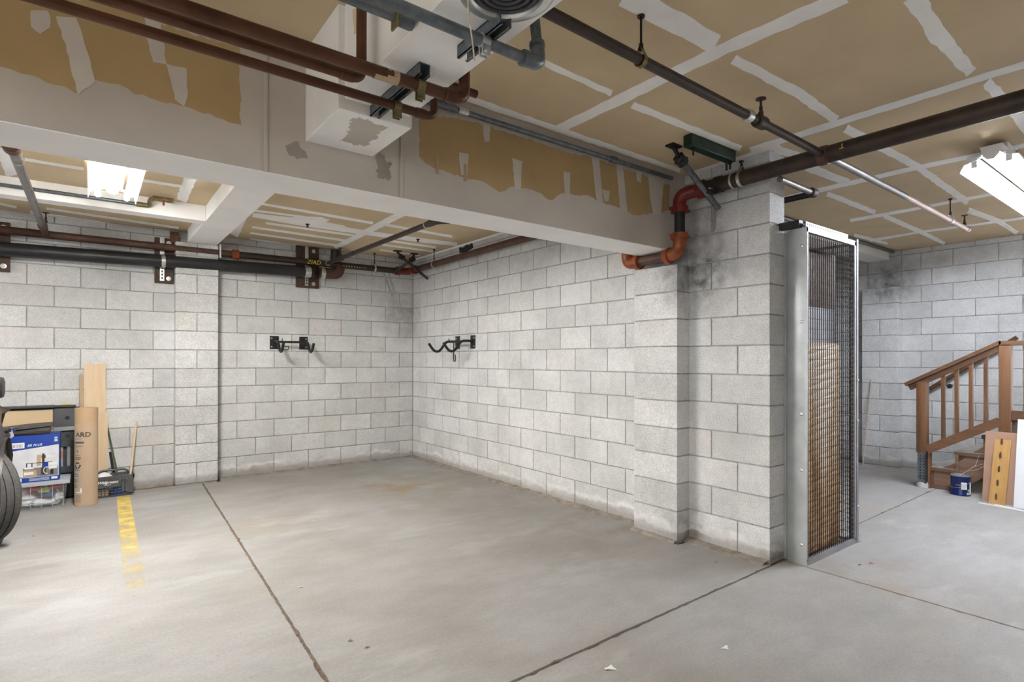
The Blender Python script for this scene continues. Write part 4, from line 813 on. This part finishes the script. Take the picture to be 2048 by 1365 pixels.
# shopping crate
cr = thing('shopping_crate', 'grey plastic shopping basket with white lettering on its side', 'crate', (-3.38, -.20, 0))
cx0, cx1, cy0, cy1, chh = -3.545, -3.245, -.315, -.14, .205
def crate(b):
    fl_ = .012
    for (A, B) in (((cx0, cy0), (cx1, cy0)), ((cx1, cy0), (cx1, cy1)), ((cx1, cy1), (cx0, cy1)), ((cx0, cy1), (cx0, cy0))):
        A = Vector((*A, 0)); B = Vector((*B, 0)); d = B-A; k = round(d.length/.027); out = Vector((d.y, -d.x, 0)).normalized()
        for i in range(k+1):
            p = A+d*(i/k); b.tube([p+Vector((0, 0, .012)), p+out*fl_+Vector((0, 0, chh-.03))], .0032, 4, False)
        for j in range(6):
            z = .014+j*.029; o2 = out*fl_*(z/chh); b.tube([A+o2+Vector((0, 0, z)), B+o2+Vector((0, 0, z))], .0032, 4, False)
    b.box((cx0, cy0, .002), (cx1, cy1, .012))
part('basket', 'crate_grey', cr, crate, False)
part('rim', 'crate_grey', cr, lambda b: (b.box((cx0-.018, cy0-.018, chh-.03), (cx1+.018, cy0-.006, chh)), b.box((cx0-.018, cy1+.006, chh-.03), (cx1+.018, cy1+.018, chh)), b.box((cx0-.018, cy0-.018, chh-.03), (cx0-.006, cy1+.018, chh)), b.box((cx1+.006, cy0-.018, chh-.03), (cx1+.018, cy1+.018, chh)), b.box((cx1-.04, cy0-.013, .03), (cx1+.01, cy0-.004, chh-.03))), False)
cp = part('name_panel', 'crate_grey', cr, lambda b: b.box((cx0, cy0-.0145, .098), (cx0+.19, cy0-.006, chh-.03)), False)
text_mesh('lettering', 'Walgreens', .038, (cx0+.02, cy0-.0147, .137), (1, 0, 0), (0, 0, 1), 'print_white', cp, .35, bold=.0008); part('print_line', 'print_white', cp, lambda b: b.box((cx0+.075, cy0-.0152, .122), (cx0+.13, cy0-.0146, .125)), False)
part('handle_bar', 'crate_grey', cr, lambda b: b.tube(fillet([(cx0+.01, cy1+.0, chh-.01), (cx0+.05, cy1+.01, chh+.028), (cx1-.05, cy1+.01, chh+.028), (cx1-.01, cy1, chh-.01)], .05), .011, 8))
IT = 'things stored in the grey basket'
tag(box1('carton', 'box_tan', None, (-3.52, -.28, .014), (-3.43, -.16, .075), .003), 'tan carton in the basket behind the grid', 'box', IT); tag(box1('carton', 'box_white', None, (-3.53, -.27, .078), (-3.40, -.16, .125), .003), 'white carton on the tan one in the basket', 'box', IT)
tag(box1('carton', 'box_blue', None, (-3.40, -.28, .014), (-3.32, -.16, .07), .003), 'dark blue carton in the basket', 'box', IT); tag(part('plastic_bag', 'white_bag', None, lambda b: b.lathe([(.001, 0), (.07, .01), (.075, .035), (.07, .06), (.05, .085), (.02, .10), (.001, .105)], (-3.47, -.225, .13), 12)), 'crumpled white plastic bag on top of the basket', 'bag', IT)
a = (-3.27, -.24, .03); tag(part('wooden_stick', 'pale_wood', None, lambda b: b.cyl(a, (-3.195, -.02, .70), .0105, 10)), 'pale wooden handle standing in the basket against the wall', 'stick')
tag(part('green_rod', 'green_handle', None, lambda b: b.cyl((-3.33, -.19, .03), (-3.445, -.02, .70), .007, 8)), 'thin dark green rod leaning left out of the basket', 'stick'); tag(part('black_rod', 'black_plastic', None, lambda b: b.cyl((-3.36, -.19, .03), (-3.415, -.02, .40), .010, 8)), 'short black rod leaning left out of the basket', 'stick')
# clear tote with lid
tx0, tx1, ty0, ty1, tz = -4.24, -3.745, -.51, -.19, .25
tt = thing('storage_tote', 'clear plastic storage tote filled with bags and cloth', 'storage tote', ((tx0+tx1)/2, (ty0+ty1)/2, 0))
def tote(b):
    i_ = .022; bot = [(tx0+i_, ty0+i_*.6, .002), (tx1-i_, ty0+i_*.6, .002), (tx1-i_, ty1-i_, .002), (tx0+i_, ty1-i_, .002)]; top = [(tx0, ty0, tz-.03), (tx1, ty0, tz-.03), (tx1, ty1, tz-.03), (tx0, ty1, tz-.03)]
    b.add(bot+top, [(0, 1, 5, 4), (1, 2, 6, 5), (2, 3, 7, 6), (3, 0, 4, 7), (3, 2, 1, 0)])
part('bin', 'clear_plastic', tt, tote, False)
for k in range(6):
    x = tx0+.09+k*.075; part('rib', 'clear_lid', tt, lambda b: b.box((x, ty0+.002, .02), (x+.003, ty0+.006, tz-.03)), False)
part('rib', 'clear_lid', tt, lambda b: (b.box((tx0+.05, ty0+.008, .05), (tx1-.1, ty0+.011, .056)), b.box((tx0+.05, ty0+.008, .07), (tx1-.12, ty0+.011, .074))), False)
part('lid', 'clear_lid', tt, lambda b: (b.bbox((tx0-.015, ty0-.015, tz-.034), (tx1+.02, ty1+.015, tz-.005), .005), b.box((tx0+.03, ty0+.03, tz-.005), (tx1-.03, ty1-.03, tz+.001))))
IT = 'soft things packed in the clear tote'
def lump(name, label, mat, c_, s, seed):
    r = random.Random(seed); bm = bmesh.new(); bmesh.ops.create_icosphere(bm, subdivisions=3, radius=1)
    for v in bm.verts:
        k = 1+.13*math.sin(v.co.x*5+seed)+.10*math.sin(v.co.y*7+seed*2)+.08*math.sin(v.co.z*9-seed); v.co = Vector((v.co.x*s[0]*k, v.co.y*s[1]*k, v.co.z*s[2]*k))
    b = MB(); b.bm(bm, Matrix.Translation(Vector(c_))); return tag(b.build(name, mat, None), label, 'packed item', IT)
lump('plastic_bag', 'white bag filling the left of the clear tote', 'white_bag', (-4.03, -.34, .085), (.11, .12, .062), 1); lump('plastic_bag', 'white crumpled bag at the right of the clear tote', 'white_bag', (-3.82, -.38, .085), (.045, .07, .06), 2); lump('plastic_bag', 'white bag low in the middle of the clear tote', 'white_bag', (-3.90, -.38, .05), (.09, .08, .035), 5)
lump('red_cloth', 'red cloth at the top left inside the clear tote', 'red_cloth', (-3.985, -.40, .178), (.06, .07, .026), 3); lump('red_cloth', 'red cloth at the top right inside the clear tote', 'red_cloth', (-3.835, -.40, .18), (.055, .07, .022), 4); lump('lime_cloth', 'lime green cloth inside the clear tote', 'lime_cloth', (-3.905, -.445, .16), (.045, .025, .022), 6); lump('blue_cloth', 'blue grey cloth inside the clear tote', 'blue_cloth', (-3.87, -.43, .12), (.05, .04, .028), 7)
# blue and white carton with product picture
bx0, bx1, by0, by1, bz0, bz1 = -4.16, -3.80, -.485, -.20, tz+.002, .665
bc = thing('product_carton', 'blue and white product carton standing on the clear tote', 'box', ((bx0+bx1)/2, (by0+by1)/2, bz0))
part('carton', 'box_blue', bc, lambda b: b.bbox((bx0, by0, bz0), (bx1, by1, bz1), .003)); FY = by0-.0006
def face(name, mat, u0, v0, u1, v1, sk0=0.0, sk1=0.0, lift=0.0): 
    X = lambda u: bx0+(bx1-bx0)*u; Zv = lambda v: bz0+(bz1-bz0)*v
    return part(name, mat, bc, lambda b: b.add([(X(u0), FY-lift, Zv(v0)), (X(u1), FY-lift, Zv(v0+sk0)), (X(u1), FY-lift, Zv(v1+sk1)), (X(u0), FY-lift, Zv(v1))], [(0, 1, 2, 3)]), False)
face('printed_panel', 'box_white', .02, .10, .985, .68, 0, .10); face('printed_panel', 'box_white', .02, .02, .28, .12); face('picture', 'locker_frame', .30, .11, .97, .30, lift=.0004); face('picture', 'box_tan', .56, .34, .64, .58, lift=.0006); face('picture', 'dark_wood', .66, .40, .71, .60, lift=.0008); face('picture', 'dark_wood', .65, .50, .73, .56, lift=.001)
face('picture', 'box_blue', .66, .30, .78, .40, lift=.0012); face('picture', 'dark_wood', .64, .14, .74, .30, lift=.0008); face('picture', 'box_tan', .30, .12, .56, .26, lift=.0006); face('picture', 'print_black', .36, .40, .86, .412, lift=.001)
for (u, v, w_) in ((.36, .30, .02), (.46, .30, .02), (.82, .14, .06)): face('picture', 'print_black', u, v, u+w_, v+.10, lift=.001)
for (u0, v0, u1, v1) in ((.74, .50, .92, .55), (.78, .34, .95, .40), (.80, .26, .95, .31), (.32, .16, .50, .22), (.33, .28, .50, .32)): face('picture', 'print_white', u0, v0, u1, v1, lift=.0014)
part('hose', 'print_white', bc, lambda b: b.tube([(bx0+.27+.022*math.cos(t*.45), FY-.0012, bz0+.095+.03*math.sin(t*.45)) for t in range(12)], .0035, 6)); face('shipping_label', 'print_white', .06, .74, .33, .86, lift=.0004)
for k in range(8): face('print_bar', 'print_black', .09+k*.027, .76, .098+k*.027, .83, lift=.0008)
face('emblem', 'print_white', .90, .86, .955, .945, lift=.0004); face('emblem', 'box_blue', .915, .885, .94, .92, lift=.0008); face('emblem', 'print_white', .885, .845, .97, .853, lift=.0006)
text_mesh('lettering', 'ER PLUS', .028, (bx0+(bx1-bx0)*.38, FY-.0004, bz0+(bz1-bz0)*.765), (1, 0, .05), (0, 0, 1), 'print_white', bc, .3, bold=.0005)
for k in range(3): face('print_line', 'print_white', .42, .025+k*.022, .80, .033+k*.022, lift=.0004)
face('barcode', 'print_white', .84, .03, .96, .08, lift=.0004); face('print_bar', 'print_blue', .17, .13, .22, .17, lift=.0006)
part('tape', 'shrink_film', bc, lambda b: b.box((bx0+.14, by0-.002, bz0+.02), (bx0+.142, by1, bz1+.002)), False)
# dark plastic tray on the carton
tag(part('plastic_tray', 'black_plastic', None, lambda b: (b.prism([Vector(p) for p in ((-4.30, -.45, .675), (-3.875, -.45, .705), (-3.855, -.43, .735), (-3.865, -.42, .745), (-4.30, -.44, .70))], (0, .24, 0)), b.prism([Vector(p) for p in ((-4.30, -.46, .70), (-3.86, -.44, .74), (-3.855, -.435, .752), (-4.0, -.43, .748), (-4.30, -.45, .722))], (0, .26, 0)))), 'black ridged plastic tray lying on the blue carton', 'tray')
# pale panel and black rack behind
pnl = MB(); pnl.prism([Vector(p) for p in ((-4.6, -.15, .002), (-3.865, -.15, .002), (-3.865, -.10, .865), (-4.6, -.10, .865))], (0, .012, 0)); tag(pnl.build('wood_panel', 'pale_panel', None, False), 'pale plywood panel leaning behind the blue carton', 'panel')
rk = thing('tool_rack', 'black plastic storage rack with grey rails behind the cardboard roll', 'rack', (-3.78, -.06, 0))
part('back', 'charcoal_plastic', rk, lambda b: b.bbox((-4.55, -.075, .002), (-3.66, -.03, .88), .004)); part('rail', 'locker_sheet', rk, lambda b: b.box((-3.86, -.10, .655), (-3.68, -.076, .69)), False); part('shelf', 'charcoal_plastic', rk, lambda b: (b.box((-3.855, -.11, .50), (-3.68, -.076, .56)), b.box((-3.855, -.12, .25), (-3.68, -.076, .31))), False)
for xx in (-3.80, -3.745): part('upright', 'locker_sheet', rk, lambda b: b.box((xx-.012, -.10, .31), (xx+.012, -.076, .50)), False)
part('latch', 'orange_plastic', rk, lambda b: b.box((-3.812, -.108, .40), (-3.79, -.10, .455)), False)
for zz in (.775, .60): part('slot', 'car_black', rk, lambda b: b.lathe([(.001, 0), (.018, 0), (.018, .001), (.001, .0012)], (-3.755, -.0765, zz), 12, (0, -1, 0)))
tag(part('tool_case', 'charcoal_plastic', None, lambda b: (b.bbox((-4.25, -.135, .883), (-3.85, -.03, .905), .004), b.box((-3.86, -.10, .883), (-3.69, -.05, .90)))), 'flat black ridged case lying on top of the storage rack', 'case'); tag(box1('yellow_level', 'yellow_chalk', None, (-3.80, -.09, .9005), (-3.73, -.06, .912), .002), 'small yellow tool on the flat black case', 'tool')
# ------------------------------------------------------------------ parked car at the left edge
car = thing('parked_car', 'dark grey parked car at the left edge with its front wheel turned', 'car', (-5.0, -2.8, 0))
XS = -4.062
def body(b):
    # side profile (y, z) with wheel arches, nose toward the back wall
    prof = [(-.72, .32), (-.70, .55), (-.74, .80), (-.86, .90), (-1.3, .965), (-1.95, 1.03), (-2.7, 1.5), (-3.2, 1.6), (-4.7, 1.6), (-5.3, 1.1), (-5.35, .5), (-5.3, .32)]
    arch = lambda cy, r: [(cy-r*math.cos(math.pi*k/10), .34+r*math.sin(math.pi*k/10)) for k in range(11)]
    lo = [(-4.85, .30)]+[(y, z) for y, z in arch(-4.4, .42)]+[(-3.9, .28), (-2.0, .28)]+arch(-1.50, .43)+[(-.98, .30)]
    P = prof+lo; xs_ = [XS-.11, XS-.03, XS, XS-.02]
    n_ = len(P)
    rings = []
    for x, k in ((XS-.10, .985), (XS-.02, .997), (XS, 1), (XS-.0, 1), (XS-1.7, 1), (XS-1.78, .985)):
        rings.append([(x+(-.10*max(0, (y+1.15))/.4 if x > -5 and y > -1.15 else 0), y*1.0, .34+(z-.34)*k) for y, z in P])
    rings = [rings[1], rings[2], rings[4], rings[5]]
    vs = [v for r in rings for v in r]; fs = []
    for i in range(len(rings)-1):
        for j in range(n_): fs.append((i*n_+j, i*n_+(j+1) % n_, (i+1)*n_+(j+1) % n_, (i+1)*n_+j))
    fs.append(tuple(range(n_))); fs.append(tuple((len(rings)-1)*n_+j for j in range(n_))[::-1]); b.add(vs, fs)
part('body', 'car_paint', car, body, True, ang=30); part('wheel_well', 'car_black', car, lambda b: b.lathe([(.001, .02), (.415, .02), (.415, .30), (.001, .30)], (XS-.012, -1.50, .34), 28, (-1, 0, 0)))
part('headlamp', 'chrome', car, lambda b: b.prism([Vector(p) for p in ((XS-.028, -.93, .70), (XS+.003, -1.12, .74), (XS+.006, -1.34, .815), (XS+.002, -1.32, .79), (XS-.028, -.93, .755))], (-.02, 0, 0))); part('lamp_reflection', 'reflection_blue', car, lambda b: b.tube([(XS-.02, -.95, .76), (XS+.006, -1.15, .782), (XS+.008, -1.34, .822)], .007, 6))  # the thin blue strip is a painted reflection on the headlamp
part('side_mirror', 'car_black', car, lambda b: b.bbox((XS-.06, -2.36, 1.10), (XS+.052, -2.24, 1.235), .03)); part('window', 'car_black', car, lambda b: b.prism([Vector((XS+.001, y, z)) for y, z in ((-2.1, 1.06), (-2.72, 1.44), (-4.5, 1.5), (-4.6, 1.1))], (-.004, 0, 0)), False)
def wheel(parent, c, ang, R=.36, w=.235):
    c = Vector(c); ax = Vector((math.cos(ang), math.sin(ang), 0))
    wl = part('wheel', 'rubber', parent, lambda b: b.lathe([(R*.60, -w*.45), (R*.80, -w*.5), (R*.93, -w*.49), (R*.985, -w*.42), (R, -w*.34), (R, -w*.235), (R-.008, -w*.23), (R-.008, -w*.195), (R, -w*.19), (R, -w*.025), (R-.008, -w*.02), (R-.008, w*.02), (R, w*.025), (R, w*.19), (R-.008, w*.195), (R-.008, w*.23), (R, w*.235), (R, w*.34), (R*.985, w*.42), (R*.93, w*.49), (R*.80, w*.5), (R*.60, w*.45)], c, 64, ax), True, ang=50)
    part('rim', 'locker_sheet', wl, lambda b: b.lathe([(R*.61, w*.45), (R*.58, w*.40), (R*.5, w*.30), (R*.15, w*.36), (.001, w*.36)], c, 32, ax))
    def sipes(b):
        q = ax.orthogonal().normalized(); v_ = ax.cross(q)
        for k in range(80):
            a_ = 2*math.pi*k/80; d = q*math.cos(a_)+v_*math.sin(a_); t_ = ax.cross(d)
            for s in (-1, 1):
                p0 = c+d*(R+.0004)+ax*w*.28*s; p1 = c+d*(R*.985+.001)+ax*w*.42*s; b.add([p0-t_*.0018, p0+t_*.0018, p1+t_*.0018, p1-t_*.0018], [(0, 1, 2, 3)])
    stuff(part('tread_sipes', 'car_black', wl, sipes, False)); return wl
wheel(car, (-4.262, -1.50, .358), math.radians(37)); wheel(car, (-4.235, -4.4, .358), 0); wheel(car, (-5.70, -1.5, .358), math.radians(37)); wheel(car, (-5.72, -4.4, .358), 0)
# ------------------------------------------------------------------ small debris on the floor
def leafy(label, px_, py_, s, mat='leaf', name='dry_leaf', cat='leaf', grp='dry leaves on the floor'):
    p = pl(2, 0, px_, py_); r = random.Random(int(px_*7+py_)); b = MB(); k = 7; a0 = r.uniform(0, 6); vs = [p+Vector((0, 0, .006))]
    for i in range(k):
        a_ = a0+2*math.pi*i/k; rr_ = s*(1 if i % 2 else .55)*(1.4 if i in (0, 3) else .8); vs.append(p+Vector((math.cos(a_)*rr_, math.sin(a_)*rr_*.7, r.uniform(.001, .007))))
    b.add(vs, [(0, 1+i, 1+(i+1) % k) for i in range(k)]); b.add([v+Vector((0, 0, -.0008)) for v in vs], [(0, 1+(i+1) % k, 1+i) for i in range(k)]); return tag(b.build(name, mat, None, False), label, cat, grp)
leafy('torn white paper scrap on the floor near the bottom edge', 1219, 1338, .035, 'paper', 'paper_scrap', 'paper', 'paper scraps on the floor'); leafy('twisted white paper scrap on the floor right of the joint', 1452, 1297, .025, 'paper', 'paper_scrap', 'paper', 'paper scraps on the floor'); leafy('tiny pale scrap on the floor in the middle of the bay', 601, 1176, .018, 'paper', 'paper_scrap', 'paper', 'paper scraps on the floor')
for (x_, y_, s, lb) in ((1716, 1084, .022, 'brown dry leaf beside the locker corner post'), (1742, 1128, .02, 'brown dry leaf right of the locker front'), (1719, 1131, .02, 'dark dry leaf on the floor in front of the locker'), (1868, 962, .035, 'dry leaf below the newel post foot'), (1858, 985, .035, 'dry leaf at the end of the floor joint near the stair'), (1879, 972, .025, 'dry leaf between the post foot and the paint can'), (66, 1074, .012, 'tiny brown leaf scrap left of the yellow line'), (860, 931, .03, 'dark leaf scrap below the corner of the bay'), (700, 1283, .014, 'small dark leaf scrap right of the long floor joint'), (733, 1297, .014, 'small dark leaf scrap in the lower middle of the floor'), (1432, 1125, .016, 'dark pebble-like scrap near the pilaster foot'), (335, 967, .02, 'leaf scrap at the foot of the back wall pilaster')):
    leafy(lb, x_, y_, s)
# stains and flashing on the block walls
patch('torn_flashing', 'black_iron', wc, 0, -.002, [(918, 497), (930, 492), (945, 487), (947, 497), (935, 504), (919, 507)], .004, .03, .012)
for P_ in ([(763, 540), (767, 540), (785, 585), (802, 612), (797, 616), (780, 588)], [(776, 548), (779, 548), (789, 575), (793, 590), (788, 590)]):
    patch('plaster_drip', 'concrete_foot', wb, 1, -.002, P_, .0012, .03, .004)
for P_ in ([(1427, 415), (1434, 416), (1431, 460), (1425, 466), (1421, 440)],):
    patch('plaster_drip', 'smudge', wc, 0, -.002, P_, .0012, .03, .004)
